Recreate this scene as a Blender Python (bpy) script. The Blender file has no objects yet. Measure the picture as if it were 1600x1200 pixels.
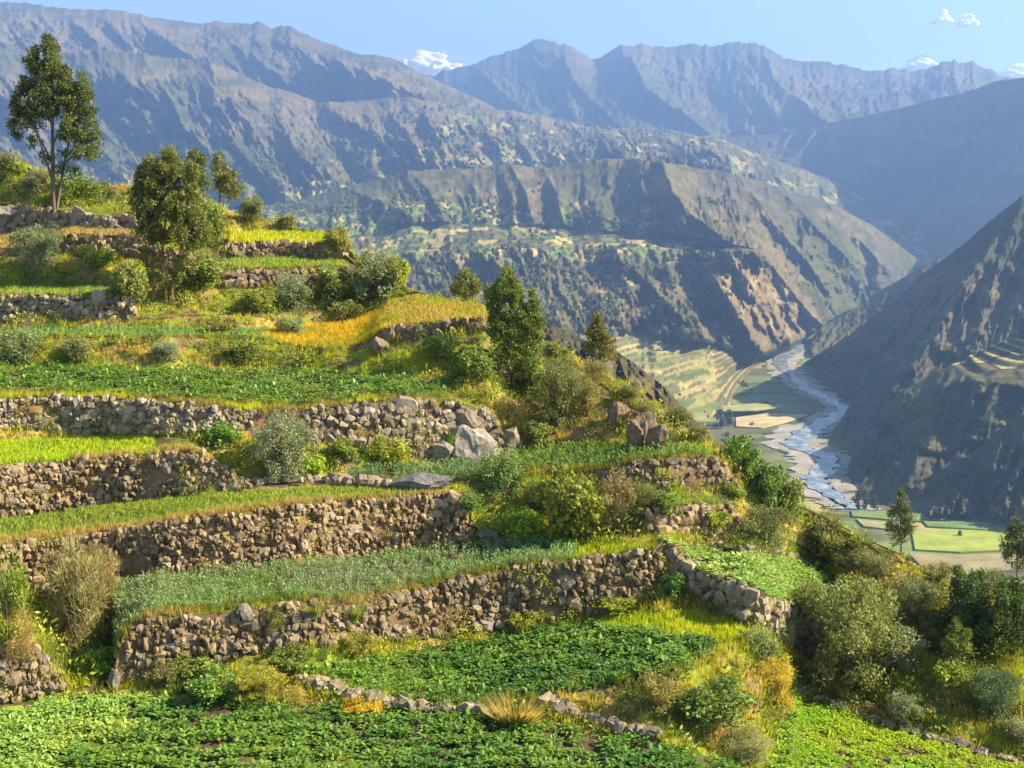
import bpy, math, random
import numpy as np

rng = np.random.default_rng(7)
random.seed(7)
SC = bpy.context.scene
COL = SC.collection

# ------------------------------------------------------------------ camera
F_PX = 2198.0                      # focal length in pixels of the 1600 px wide picture
HORIZON = 320.0
PITCH = math.atan((600.0 - HORIZON) / F_PX)
cam = bpy.data.cameras.new('camera')
cam.sensor_width = 36.0
cam.lens = 36.0 * F_PX / 1600.0
cam.clip_start = 0.5
cam.clip_end = 60000
cam_ob = bpy.data.objects.new('camera', cam)
cam_ob.rotation_euler = (math.pi / 2 - PITCH, 0, 0)
COL.objects.link(cam_ob)
SC.camera = cam_ob

# ------------------------------------------------------------------ world, sun, exposure
SUN_EL = math.radians(36)
SUN_AZ = math.radians(95)           # clockwise from the view direction (+Y): from the right, a little behind us
world = bpy.data.worlds.new('World')
SC.world = world
world.use_nodes = True
wn = world.node_tree.nodes
wl = world.node_tree.links
sky = wn.new('ShaderNodeTexSky')
sky.sky_type = 'NISHITA'
sky.sun_disc = False
sky.sun_elevation = SUN_EL
sky.sun_rotation = SUN_AZ
sky.altitude = 1500
sky.air_density = 1.0
sky.dust_density = 1.0
sky.ozone_density = 1.0
wl.new(sky.outputs[0], wn['Background'].inputs[0])
wn['Background'].inputs[1].default_value = 0.068
sun = bpy.data.lights.new('sun', 'SUN')
sun.energy = 5.0
sun.angle = math.radians(0.53)
sun.color = (1.0, 0.85, 0.64)
sun_ob = bpy.data.objects.new('sun', sun)
to_sun = np.array([math.sin(SUN_AZ) * math.cos(SUN_EL), math.cos(SUN_AZ) * math.cos(SUN_EL), math.sin(SUN_EL)])
from mathutils import Vector
sun_ob.rotation_euler = Vector(to_sun).to_track_quat('Z', 'Y').to_euler()
sun_ob.location = (200, -100, 300)
COL.objects.link(sun_ob)
SC.view_settings.view_transform = 'Standard'
SC.view_settings.look = 'None'
SC.view_settings.gamma = 1.0
SC.view_settings.exposure = 1.85
SC.view_settings.use_curve_mapping = False
SC.render.engine = 'CYCLES'
SC.cycles.max_bounces = 6
SC.cycles.volume_bounces = 1
SC.cycles.transparent_max_bounces = 6

# ------------------------------------------------------------------ helpers
CP, SP = math.cos(PITCH), math.sin(PITCH)


def ray(px, py):
    px = np.asarray(px, float); py = np.asarray(py, float)
    xc = (px - 800.0) / F_PX
    yc = (600.0 - py) / F_PX
    y = yc * SP + CP
    z = yc * CP - SP
    return xc / y, z / y


def PT(px, py, d):
    a, b = ray(px, py)
    d = np.asarray(d, float)
    return np.stack([a * d, d * np.ones_like(a), b * d], -1)


def project(P):
    P = np.asarray(P, float)
    x, y, z = P[..., 0], P[..., 1], P[..., 2]
    depth = y * CP - z * SP
    up = y * SP + z * CP
    return 800 + F_PX * x / depth, 600 - F_PX * up / depth


def hsh(ix, iy, seed):
    h = (ix.astype(np.int64) * 374761393 + iy.astype(np.int64) * 668265263 + seed * 2147483647 + 1013904223) & 0xFFFFFFFF
    h = ((h ^ (h >> 13)) * 1274126177) & 0xFFFFFFFF
    h = ((h ^ (h >> 16)) * 2246822519) & 0xFFFFFFFF
    return ((h ^ (h >> 15)) & 0xFFFFFF) / float(0xFFFFFF)


def vn(x, y, seed=0):
    x = np.asarray(x, float); y = np.asarray(y, float)
    ix = np.floor(x); iy = np.floor(y)
    fx = x - ix; fy = y - iy
    fx = fx * fx * fx * (fx * (fx * 6 - 15) + 10); fy = fy * fy * fy * (fy * (fy * 6 - 15) + 10)
    a = hsh(ix, iy, seed); b = hsh(ix + 1, iy, seed); c = hsh(ix, iy + 1, seed); d = hsh(ix + 1, iy + 1, seed)
    return (a * (1 - fx) + b * fx) * (1 - fy) + (c * (1 - fx) + d * fx) * fy


def fbm(x, y, seed=0, o=4, gain=0.5):
    s = 0; a = 1.0; t = 0
    for i in range(o):
        s = s + a * vn(x * 2 ** i + 17.3 * i, y * 2 ** i - 9.1 * i, seed + i); t += a; a *= gain
    return s / t


def ridged(x, y, seed=0, o=4, gain=0.5):
    s = 0; a = 1.0; t = 0
    for i in range(o):
        n = 1 - np.abs(2 * vn(x * 2 ** i + 11.7 * i, y * 2 ** i + 5.3 * i, seed + i) - 1)
        s = s + a * n; t += a; a *= gain
    return s / t


def sstep(a, b, x):
    t = np.clip((np.asarray(x, float) - a) / (b - a), 0, 1)
    return t * t * (3 - 2 * t)


def mixc(a, b, t):
    return np.asarray(a) * (1 - t[..., None]) + np.asarray(b) * t[..., None]


def mesh_from(name, V, Fc, mat=None, smooth=False, col=None):
    """one mesh from numpy arrays; Fc is (m,3) or (m,4)"""
    V = np.ascontiguousarray(V, np.float32).reshape(-1, 3)
    Fc = np.ascontiguousarray(Fc, np.int32)
    n = Fc.shape[1]
    me = bpy.data.meshes.new(name)
    me.vertices.add(len(V)); me.vertices.foreach_set('co', V.ravel())
    me.loops.add(Fc.size); me.loops.foreach_set('vertex_index', Fc.ravel())
    me.polygons.add(len(Fc))
    me.polygons.foreach_set('loop_start', np.arange(0, Fc.size, n, dtype=np.int32))
    me.polygons.foreach_set('loop_total', np.full(len(Fc), n, np.int32))
    me.polygons.foreach_set('use_smooth', np.full(len(Fc), bool(smooth)))
    if col is not None:
        ca = me.color_attributes.new('col', 'FLOAT_COLOR', 'POINT')
        c4 = np.ones((len(V), 4), np.float32); c4[:, :3] = col
        ca.data.foreach_set('color', c4.ravel())
    if mat is not None:
        me.materials.append(mat)
    me.update(calc_edges=True)
    return me


def link(name, me, parent=None, label=None, cat=None, group=None, kind=None, loc=None):
    o = bpy.data.objects.new(name, me)
    COL.objects.link(o)
    if parent is not None:
        o.parent = parent
    if loc is not None:
        o.location = loc
    if label: o['label'] = label
    if cat: o['category'] = cat
    if group: o['group'] = group
    if kind: o['kind'] = kind
    return o


def grid_faces(nr, nc, keep=None):
    i = np.arange(nr - 1)[:, None] * nc + np.arange(nc - 1)[None, :]
    q = np.stack([i, i + 1, i + nc + 1, i + nc], -1)
    if keep is not None:
        return q[keep]
    return q.reshape(-1, 4)


# ------------------------------------------------------------------ materials
def new_mat(name):
    m = bpy.data.materials.new(name)
    m.use_nodes = True
    return m, m.node_tree.nodes, m.node_tree.links, m.node_tree.nodes['Principled BSDF']


def attr_mat(name, rough=0.8, scale=3.0, amount=0.35, bump=0.0, bump_scale=8.0, spec=0.2, bdist=0.05):
    """colour from the 'col' attribute, broken up by two octaves of noise; fine relief by bump"""
    m, n, l, p = new_mat(name)
    a = n.new('ShaderNodeAttribute'); a.attribute_name = 'col'
    tc = n.new('ShaderNodeTexCoord')
    t = n.new('ShaderNodeTexNoise'); t.inputs['Scale'].default_value = scale; t.inputs['Detail'].default_value = 6
    t.inputs['Roughness'].default_value = 0.65
    l.new(tc.outputs['Object'], t.inputs['Vector'])
    mr = n.new('ShaderNodeMapRange'); mr.inputs['From Min'].default_value = 0.25; mr.inputs['From Max'].default_value = 0.75
    mr.inputs['To Min'].default_value = 1 - amount; mr.inputs['To Max'].default_value = 1 + amount
    l.new(t.outputs['Fac'], mr.inputs['Value'])
    mx = n.new('ShaderNodeMix'); mx.data_type = 'RGBA'; mx.blend_type = 'MULTIPLY'; mx.inputs['Factor'].default_value = 1
    l.new(a.outputs['Color'], mx.inputs['A']); l.new(mr.outputs['Result'], mx.inputs['B'])
    l.new(mx.outputs['Result'], p.inputs['Base Color'])
    p.inputs['Roughness'].default_value = rough
    p.inputs['Specular IOR Level'].default_value = spec
    if bump > 0:
        t2 = n.new('ShaderNodeTexNoise'); t2.inputs['Scale'].default_value = bump_scale; t2.inputs['Detail'].default_value = 8
        t2.inputs['Roughness'].default_value = 0.7
        l.new(tc.outputs['Object'], t2.inputs['Vector'])
        b = n.new('ShaderNodeBump'); b.inputs['Strength'].default_value = bump; b.inputs['Distance'].default_value = bdist
        l.new(t2.outputs['Fac'], b.inputs['Height']); l.new(b.outputs['Normal'], p.inputs['Normal'])
    return m


def leaf_mat(name, trans=0.35, rough=0.55):
    m, n, l, p = new_mat(name)
    a = n.new('ShaderNodeAttribute'); a.attribute_name = 'col'
    oi = n.new('ShaderNodeObjectInfo')
    mx = n.new('ShaderNodeMix'); mx.data_type = 'RGBA'; mx.blend_type = 'MULTIPLY'; mx.inputs['Factor'].default_value = 1
    l.new(a.outputs['Color'], mx.inputs['A']); l.new(oi.outputs['Color'], mx.inputs['B'])
    l.new(mx.outputs['Result'], p.inputs['Base Color'])
    p.inputs['Roughness'].default_value = rough
    p.inputs['Specular IOR Level'].default_value = 0.35
    tr = n.new('ShaderNodeBsdfTranslucent')
    br = n.new('ShaderNodeMix'); br.data_type = 'RGBA'; br.blend_type = 'MULTIPLY'; br.inputs['Factor'].default_value = 1
    br.inputs['B'].default_value = (1.25, 1.15, 0.55, 1)
    l.new(mx.outputs['Result'], br.inputs['A']); l.new(br.outputs['Result'], tr.inputs['Color'])
    ms = n.new('ShaderNodeMixShader'); ms.inputs[0].default_value = trans
    l.new(p.outputs[0], ms.inputs[1]); l.new(tr.outputs[0], ms.inputs[2])
    l.new(ms.outputs[0], n['Material Output'].inputs['Surface'])
    return m


def stone_mat(name, use_attr):
    m, n, l, p = new_mat(name)
    tc = n.new('ShaderNodeTexCoord')
    t = n.new('ShaderNodeTexNoise'); t.inputs['Scale'].default_value = 6 if use_attr else 1.6
    t.inputs['Detail'].default_value = 8; t.inputs['Roughness'].default_value = 0.7
    l.new(tc.outputs['Object'], t.inputs['Vector'])
    mr = n.new('ShaderNodeMapRange'); mr.inputs['From Min'].default_value = 0.3; mr.inputs['From Max'].default_value = 0.72
    mr.inputs['To Min'].default_value = 0.6; mr.inputs['To Max'].default_value = 1.35
    l.new(t.outputs['Fac'], mr.inputs['Value'])
    mx = n.new('ShaderNodeMix'); mx.data_type = 'RGBA'; mx.blend_type = 'MULTIPLY'; mx.inputs['Factor'].default_value = 1
    if use_attr:
        a = n.new('ShaderNodeAttribute'); a.attribute_name = 'col'; src = a.outputs['Color']
    else:
        oi = n.new('ShaderNodeObjectInfo'); src = oi.outputs['Color']
    l.new(src, mx.inputs['A']); l.new(mr.outputs['Result'], mx.inputs['B'])
    # pale lichen spots
    v = n.new('ShaderNodeTexNoise'); v.inputs['Scale'].default_value = 9 if use_attr else 3.1; v.inputs['Detail'].default_value = 3
    l.new(tc.outputs['Object'], v.inputs['Vector'])
    rp = n.new('ShaderNodeMapRange'); rp.inputs['From Min'].default_value = 0.6; rp.inputs['From Max'].default_value = 0.72
    l.new(v.outputs['Fac'], rp.inputs['Value'])
    m2 = n.new('ShaderNodeMix'); m2.data_type = 'RGBA'; m2.inputs['B'].default_value = (0.27, 0.225, 0.14, 1)
    l.new(rp.outputs['Result'], m2.inputs['Factor']); l.new(mx.outputs['Result'], m2.inputs['A'])
    l.new(m2.outputs['Result'], p.inputs['Base Color'])
    p.inputs['Roughness'].default_value = 0.9; p.inputs['Specular IOR Level'].default_value = 0.15
    b = n.new('ShaderNodeBump'); b.inputs['Strength'].default_value = 0.6; b.inputs['Distance'].default_value = 0.05
    l.new(t.outputs['Fac'], b.inputs['Height']); l.new(b.outputs['Normal'], p.inputs['Normal'])
    return m


M_GROUND = attr_mat('hillside_earth_and_grass', 0.95, 2.2, 0.45, 0.8, 5.0, 0.1, 0.15)
M_MOUNT = attr_mat('mountain_rock_and_scrub', 0.95, 0.02, 0.3, 0.9, 0.05, 0.05, 12.0)
M_FAR = attr_mat('far_mountain_rock', 0.95, 0.006, 0.25, 0.8, 0.012, 0.05, 40.0)
M_VALLEY = attr_mat('valley_floor_soil', 0.95, 0.05, 0.35, 0.5, 0.12, 0.05, 1.0)
M_LEAF = leaf_mat('leaves', 0.38)
M_GRASS = leaf_mat('grass_blades', 0.42, 0.6)
M_CROP = leaf_mat('crop_leaves', 0.30, 0.45)
M_BARK = attr_mat('bark', 0.9, 4.0, 0.4, 0.6, 12.0, 0.1)
M_STONE = stone_mat('wall_stone', False)
M_STONEF = stone_mat('wall_stone_fill', True)

# ------------------------------------------------------------------ haze, sky clouds come after the land
# ------------------------------------------------------------------ far land: lofted terrain sheets
FLOOR_Z = -203.0


def floor_d(px, py):
    a, b = ray(px, py)
    return FLOOR_Z / b


def resample(pts, n, extra=None):
    """pts (k,3): px, py, d -> n samples, uniform in knot index weighted by length"""
    pts = np.array(pts, float)
    return pts


def loft(name, guides, nu, nv, seed, gullies=(), ridges=(), crest_env=0.25, back=(900, 500), skirt=300, mat=None,
         jag=0.0, wig=0.0, calm=None, colour=None, terr=None, vz=0.0, smooth=True, kind='structure', vert=None):
    """guides: from base to crest, each a list of (px, py, d) with equal knot counts.
    Intermediate rows are interpolated in space; relief is added along the horizontal distance."""
    G = np.array(guides, float)                     # (g, k, 3)
    g, k, _ = G.shape
    # knot parameter from crest + base pixel length
    L = np.zeros(k)
    for i in range(1, k):
        L[i] = L[i - 1] + max(np.hypot(*(G[-1, i, :2] - G[-1, i - 1, :2])), np.hypot(*(G[0, i, :2] - G[0, i - 1, :2])))
    u = np.linspace(0, L[-1], nu)
    Gu = np.stack([np.stack([np.interp(u, L, G[j, :, c]) for c in range(3)], -1) for j in range(g)])   # (g, nu, 3)
    # smooth the guide distances along u
    ker = np.hanning(max(5, nu // 30) | 1); ker /= ker.sum()
    pad = len(ker) // 2
    for j in range(g):
        dd = np.pad(Gu[j, :, 2], pad, mode='edge'); Gu[j, :, 2] = np.convolve(dd, ker, 'valid')
    if wig:
        for j in range(1, g - 1):
            Gu[j, :, 1] += (fbm(Gu[j, :, 0] / 45, Gu[j, :, 0] * 0 + j, seed + 950, 4) - .5) * wig
    if jag:
        Gu[-1, :, 1] += (ridged(Gu[-1, :, 0] / 26, Gu[-1, :, 0] * 0, seed + 900, 4, .6) - .55) * -jag
    # rows
    hgt = [np.mean(np.abs(Gu[j + 1, :, 1] - Gu[j, :, 1])) + 1 for j in range(g - 1)]
    cum = np.concatenate([[0], np.cumsum(hgt)]); cum /= cum[-1]
    v = np.linspace(0, 1, nv)
    PX = np.zeros((nv, nu)); PY = np.zeros((nv, nu)); D = np.zeros((nv, nu))
    for r, vv in enumerate(v):
        j = min(np.searchsorted(cum, vv, side='right') - 1, g - 2)
        t = (vv - cum[j]) / (cum[j + 1] - cum[j])
        PX[r] = Gu[j, :, 0] * (1 - t) + Gu[j + 1, :, 0] * t
        PY[r] = Gu[j, :, 1] * (1 - t) + Gu[j + 1, :, 1] * t
        D[r] = np.exp(np.log(Gu[j, :, 2]) * (1 - t) + np.log(Gu[j + 1, :, 2]) * t)
    V2 = v[:, None] * np.ones((1, nu))
    env = sstep(0, 0.12, V2) * (crest_env + (1 - crest_env) * (1 - sstep(0.75, 1.0, V2)))
    if calm is not None:
        env = env * (1 - calm(PX, PY))
    for pts, amp, w in ridges:
        pts = np.array(pts, float)
        best = np.full(PX.shape, 1e9)
        for a, b in zip(pts[:-1], pts[1:]):
            ab = b - a; t = np.clip(((PX - a[0]) * ab[0] + (PY - a[1]) * ab[1]) / (ab @ ab), 0, 1)
            dist = np.hypot(PX - a[0] - t * ab[0], PY - a[1] - t * ab[1]); best = np.minimum(best, dist)
        wob = w * (0.7 + 0.6 * fbm(PX / 30, PY / 30, seed + 77, 3))
        D -= amp * np.exp(-best / wob) * np.clip(env * 1.5, 0, 1)
    for ang, wl, amp, aspect, o in gullies:
        c, s = math.cos(math.radians(ang)), math.sin(math.radians(ang))
        # ang: direction in which the gullies run down the picture, degrees from vertical (positive leans right)
        wx = (fbm(PX / (wl * 3), PY / (wl * 3), seed + 31, 4) - 0.5) * wl * 1.6
        A = (PX * c - PY * s + wx) / wl
        B = (PX * s + PY * c + wx * 0.5) / (wl * aspect)
        n = ridged(A, B, seed, o, 0.55)
        D -= amp * (n - 0.5) * 2 * env
    P = PT(PX, PY, D)
    if vert is not None:
        P[..., 2] += vert(PX, PY, P)
    tmask = np.zeros(PX.shape)
    if terr is not None:
        step, mfun = terr
        tmask = mfun(PX, PY)
        zz = P[..., 2] + (fbm(PX / 90, PY / 60, seed + 5, 2) - 0.5) * step * 1.6
        q = zz / step; fl = np.floor(q); fr = q - fl
        zq = (fl + sstep(0.62, 1.0, fr)) * step - (zz - P[..., 2])
        P[..., 2] = P[..., 2] * (1 - tmask) + zq * tmask
    # small-scale relief
    if vz > 0:
        P[..., 2] += (fbm(PX / 5, PY / 5, seed + 3, 3) - 0.5) * vz * env
    C = colour(PX, PY, P, tmask) if colour else np.full(P.shape, 0.2)
    # back slope and skirt
    rows = [P]; cols = [C]
    for tt in (0.15, 0.45, 1.0):
        B = P[-1].copy(); B[:, 1] += back[0] * tt; B[:, 2] -= back[1] * tt ** 1.3
        rows.append(B[None]); cols.append(C[-1][None])
    if skirt:
        B = P[0].copy(); B[:, 2] -= skirt
        rows.insert(0, B[None]); cols.insert(0, C[0][None])
    A = np.concatenate(rows); CC = np.concatenate(cols)
    me = mesh_from(name, A.reshape(-1, 3), grid_faces(A.shape[0], nu), mat, smooth, CC.reshape(-1, 3))
    o = link(name, me, kind=kind)
    return dict(P=P, PX=PX, PY=PY, T=tmask, ob=o)


def slope_of(P):
    du = np.gradient(P, axis=1); dv = np.gradient(P, axis=0)
    n = np.cross(du, dv); ln = np.linalg.norm(n, axis=-1) + 1e-9
    return np.abs(n[..., 2]) / ln


ROCK = np.array([0.088, 0.078, 0.060]); DRY = np.array([0.155, 0.123, 0.055]); SCRUB = np.array([0.040, 0.050, 0.020])
OLIVE = np.array([0.075, 0.085, 0.028]); PALE = np.array([0.33, 0.25, 0.13]); FGREEN = np.array([0.13, 0.19, 0.045])
FYEL = np.array([0.36, 0.29, 0.10])


def col_mountain(seed, scale, dry=0.5, scrub=0.5):
    def f(PX, PY, P, T):
        s = slope_of(P)
        n1 = fbm(P[..., 0] / scale, P[..., 2] / scale * 1.7 + P[..., 1] / scale * .5, seed, 5)
        n2 = fbm(P[..., 0] / scale * 4, P[..., 2] / scale * 6, seed + 9, 4)
        c = mixc(ROCK, DRY, sstep(0.35, 0.65, n1 + (s - 0.55) * 0.5 + (dry - 0.5)))
        c = mixc(c, OLIVE, sstep(0.42, 0.6, fbm(P[..., 0] / scale * .7 + 31, P[..., 2] / scale, seed + 13, 4)) * 0.7)
        c = mixc(c, SCRUB, sstep(0.46, 0.6, n2 + (scrub - 0.5) * 0.6) * 0.55)
        return c * (0.8 + 0.4 * fbm(PX / 4, PY / 4, seed + 4, 3))[..., None]
    return f


def field_patches(P, seed, cell=70.0):
    """little quilt of fields: colour per jittered cell"""
    x = P[..., 0] / cell + (fbm(P[..., 0] / 200, P[..., 1] / 200, seed, 2) - 0.5) * 1.5
    y = P[..., 1] / (cell * 1.6) + (fbm(P[..., 0] / 230, P[..., 1] / 190, seed + 3, 2) - 0.5) * 1.5
    x = x + 0.4 * np.floor(y)
    h = hsh(np.floor(x), np.floor(y), seed + 5)
    h2 = hsh(np.floor(x), np.floor(y), seed + 6)
    edge = np.minimum(np.minimum(x - np.floor(x), 1 - x + np.floor(x)), np.minimum(y - np.floor(y), 1 - y + np.floor(y)))
    c = mixc(FYEL, FGREEN, sstep(0.4, 0.7, h)); c = mixc(c, OLIVE, sstep(0.75, 0.8, h2))
    c = mixc(c, DRY * 0.8, sstep(0.2, 0.1, h2))
    return mixc(c, SCRUB * 0.8, sstep(0.10, 0.05, edge))


def polymask(pts, soft=12.0):
    pts = np.array(pts, float)

    def f(PX, PY):
        inside = np.zeros(PX.shape, bool); dist = np.full(PX.shape, 1e9)
        n = len(pts)
        for i in range(n):
            a, b = pts[i], pts[(i + 1) % n]
            cnd = ((a[1] > PY) != (b[1] > PY))
            with np.errstate(divide='ignore', invalid='ignore'):
                xi = (b[0] - a[0]) * (PY - a[1]) / (b[1] - a[1] + 1e-12) + a[0]
            inside ^= cnd & (PX < xi)
            ab = b - a; t = np.clip(((PX - a[0]) * ab[0] + (PY - a[1]) * ab[1]) / (ab @ ab), 0, 1)
            dist = np.minimum(dist, np.hypot(PX - a[0] - t * ab[0], PY - a[1] - t * ab[1]))
        return np.where(inside, sstep(0, soft, dist), 0.0)
    return f


def K(crest, dy, d):
    """guide below a crest: (px, y + dy, d) with dy and d given per knot or as one number"""
    n = len(crest)
    dy = np.broadcast_to(dy, n); d = np.broadcast_to(d, n)
    return [(c[0], c[1] + a, b) for c, a, b in zip(crest, dy, d)]


# --- farthest range
c1 = [(560, 135), (640, 120), (690, 113), (745, 100), (790, 82), (838, 64), (858, 66), (872, 70), (882, 66), (900, 75), (925, 90),
      (940, 88), (968, 74), (985, 70), (1000, 69), (1020, 73), (1045, 74), (1070, 71), (1100, 72), (1160, 67), (1195, 71), (1230, 90), (1290, 98), (1320, 102),
      (1350, 111), (1400, 107), (1430, 110), (1455, 102), (1490, 97), (1512, 94), (1535, 104), (1570, 122), (1640, 135), (1800, 150)]
dfar = lambda a: 8900 - (a - 560) * 2.6
crest = [(a, b, dfar(a)) for a, b in c1]
mid = [(a, b + 70, dfar(a) - 1000) for a, b in c1]
base = [(a, 235, dfar(a) - 1900) for a, b in c1]
far_a = loft('mountains', [base, mid, crest], 520, 74, 11, gullies=[(38, 110, 210, 2.6, 6), (20, 30, 66, 2.0, 4), (25, 9, 18, 2, 3)],
             ridges=[([(870, 68), (900, 130), (960, 190), (1010, 215)], 500, 26), ([(980, 72), (1010, 140), (1100, 200)], 500, 26),
                     ([(740, 102), (790, 150), (840, 190)], 350, 22), ([(1512, 95), (1440, 140), (1330, 185)], 450, 26),
                     ([(1190, 72), (1215, 130), (1290, 190)], 450, 28)],
             mat=M_FAR, colour=col_mountain(21, 500, 0.42, 0.4), back=(900, 800), crest_env=0.2, jag=11, vz=34)

# --- left range, rear ridge
c2 = [(-220, -40), (-100, -15), (0, 1), (60, 8), (120, 14), (165, 16), (178, 14), (205, 20), (240, 27), (290, 35), (318, 37), (335, 33), (355, 36), (385, 37), (402, 34),
      (425, 46), (440, 41), (455, 42), (480, 55), (520, 71), (560, 83), (590, 88), (612, 91), (640, 106), (680, 124), (715, 142), (750, 158), (775, 170), (820, 190)]
drear = lambda a: 6700 - max(0, a - 440) * 3.6
crest = [(a, b, drear(a)) for a, b in c2]
base = [(a, 110 + max(0, a) * 0.14, drear(a) - 1400 + max(0, a - 440) * 2) for a, b in c2]
mid = [(a, b + (45 if a < 500 else 25), drear(a) - 700 + max(0, a - 440)) for a, b in c2]
far_b = loft('mountains', [base, mid, crest], 460, 80, 23, gullies=[(48, 110, 300, 2.8, 6), (40, 28, 110, 2.2, 4), (35, 8, 28, 2, 3)],
             ridges=[([(455, 42), (500, 85), (590, 120), (690, 165)], 360, 24), ([(200, 20), (260, 60), (330, 95)], 250, 26), ([(345, 34), (385, 75), (420, 110)], 220, 20)],
             mat=M_FAR, colour=col_mountain(41, 350, 0.55, 0.45), back=(1500, 900), crest_env=0.2, jag=7, vz=20)

# --- left range, front face with deep gullies, running out to the right as a low plateau
c3 = [(-220, 40), (-100, 62), (0, 72), (60, 86), (150, 76), (215, 84), (330, 99), (370, 112), (405, 130), (450, 144), (500, 161), (560, 158), (640, 150), (700, 164), (760, 170), (800, 174), (850, 182),
      (905, 192), (950, 199), (1000, 201), (1060, 206), (1130, 222)]
dcr = [5100] * 9 + [5000] * 5 + [4900] * 8
crest = [(a, b, d) for (a, b), d in zip(c3, dcr)]
foot = [(a, 262 if a < 500 else 250 if a < 900 else 236, 3900) for a, b in c3]
base = [(a, 350, 3150) for a, b in c3]


def col_left(PX, PY, P, T):
    c = col_mountain(51, 260, 0.6, 0.42)(PX, PY, P, T)
    f = field_patches(P, 61, 60)
    w = sstep(235, 285, PY + 30 * (fbm(PX / 50, PY / 25, 63, 3) - 0.5)) * sstep(0.38, 0.5, fbm(PX / 45, PY / 14, 64, 3))
    w = np.maximum(w, sstep(500, 640, PX) * sstep(160, 190, PY) * sstep(0.52, 0.6, fbm(PX / 50, PY / 10, 65, 3)))
    return mixc(c, f, np.clip(w, 0, 1) * 0.85)


far_c = loft('mountains', [base, foot, crest], 680, 160, 35, gullies=[(36, 120, 360, 3.0, 6), (30, 42, 170, 3.0, 5), (34, 14, 48, 2.5, 3), (0, 6, 12, 1, 2)],
             ridges=[([(150, 78), (230, 150), (300, 250)], 260, 30), ([(330, 100), (400, 165), (470, 240)], 260, 30), ([(500, 160), (560, 195), (680, 240)], 260, 26),
                     ([(60, 86), (100, 160), (190, 270)], 260, 30), ([(640, 152), (720, 190), (800, 225)], 180, 24)],
             mat=M_MOUNT, colour=col_left, back=(900, 350), crest_env=0.35, vz=14, jag=6)

# --- plateau behind the central hill, sloping down to the right
c4 = [(940, 215), (1000, 212), (1060, 214), (1110, 212), (1150, 228), (1200, 246), (1260, 268), (1330, 296), (1400, 320), (1450, 338), (1490, 355), (1515, 372), (1560, 420)]
crest = [(a, b, 4300) for a, b in c4]
foot = K(crest, 40, 3800)
base = K(crest, 120, 3300)


def col_plateau(PX, PY, P, T):
    c = col_mountain(71, 160, 0.6, 0.5)(PX, PY, P, T)
    return mixc(c, field_patches(P, 73, 55), sstep(0.42, 0.55, fbm(PX / 60, PY / 12, 74, 3)) * 0.8)


loft('hills', [base, foot, crest], 420, 90, 47, gullies=[(45, 55, 150, 2.4, 5), (30, 16, 50, 2, 3)], mat=M_MOUNT, colour=col_plateau, back=(500, 300), crest_env=0.5, vz=12, jag=7)

# --- right far slope, in shade
c5 = [(1095, 215), (1150, 212), (1200, 211), (1250, 201), (1300, 190), (1350, 181), (1400, 171), (1440, 160), (1500, 147), (1550, 129), (1580, 123), (1640, 116), (1850, 60)]
crest = [(a, b, d) for (a, b), d in zip(c5, np.linspace(5600, 3500, len(c5)))]
base = [(a, 235 + max(0, a - 1100) * 0.42, d) for (a, b), d in zip(c5, np.linspace(5000, 2750, len(c5)))]
loft('mountains', [base, crest], 300, 80, 59, gullies=[(-38, 75, 90, 3.0, 4), (-30, 20, 26, 2, 3)], mat=M_FAR, colour=col_mountain(81, 260, 0.35, 0.6), back=(900, 700), crest_env=0.3, jag=4, vz=8)

# --- the central hill with its bench, cliff and terraced foot
crest = [(310, 335, 3150), (450, 318, 3150), (540, 292, 3150), (600, 278, 3100), (640, 266, 3080), (700, 264, 3050), (760, 262, 3020), (800, 258, 3000), (850, 263, 2980), (890, 258, 2940), (930, 249, 2900), (1000, 248, 2800), (1040, 255, 2730),
         (1090, 262, 2820), (1150, 272, 2880), (1210, 290, 2950), (1290, 315, 3050), (1360, 350, 3150), (1435, 405, 3300)]
bback = [(310, 350, 2700), (450, 345, 2650), (540, 340, 2600), (600, 336, 2580), (640, 335, 2550), (700, 336, 2520), (760, 338, 2500), (800, 342, 2480), (850, 348, 2450), (890, 352, 2430), (930, 358, 2400), (1010, 362, 2330), (1080, 366, 2280),
         (1130, 374, 2270), (1175, 383, 2290), (1225, 392, 2520), (1290, 400, 2700), (1350, 420, 2900), (1415, 428, 3150)]
bfront = [(310, 385, 2200), (450, 390, 2200), (540, 398, 2150), (600, 396, 2130), (640, 393, 2110), (700, 391, 2090), (760, 388, 2080), (800, 386, 2080), (850, 384, 2080), (890, 385, 2100), (930, 386, 2110), (1010, 388, 2090), (1070, 392, 2080),
          (1130, 394, 2100), (1188, 393, 2170), (1235, 420, 2400), (1290, 440, 2600), (1345, 440, 2790), (1400, 438, 3000)]
tter = [(310, 440, 1800), (450, 460, 1750), (540, 475, 1700), (600, 485, 1680), (640, 490, 1660), (700, 500, 1640), (760, 508, 1630), (800, 515, 1620), (850, 522, 1620), (890, 528, 1560), (930, 531, 1570), (1000, 533, 1600), (1060, 534, 1640),
        (1110, 537, 1690), (1165, 538, 1800), (1225, 520, 2060), (1285, 498, 2420), (1345, 468, 2760), (1400, 444, 2960)]
base = [(310, 500, 1400), (450, 540, 1380), (540, 560, 1370), (600, 570, 1370), (640, 580, 1370), (700, 590, 1370), (760, 600, 1380), (800, 610, 1390), (850, 640, 1250), (890, 650, 1250), (930, 656, 1260), (1000, 664, 1270), (1060, 660, 1290),
        (1135, 640, 1380), (1190, 563, 1840), (1235, 549, 1950), (1295, 506, 2400), (1350, 475, 2700), (1402, 447, 2940)]


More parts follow.
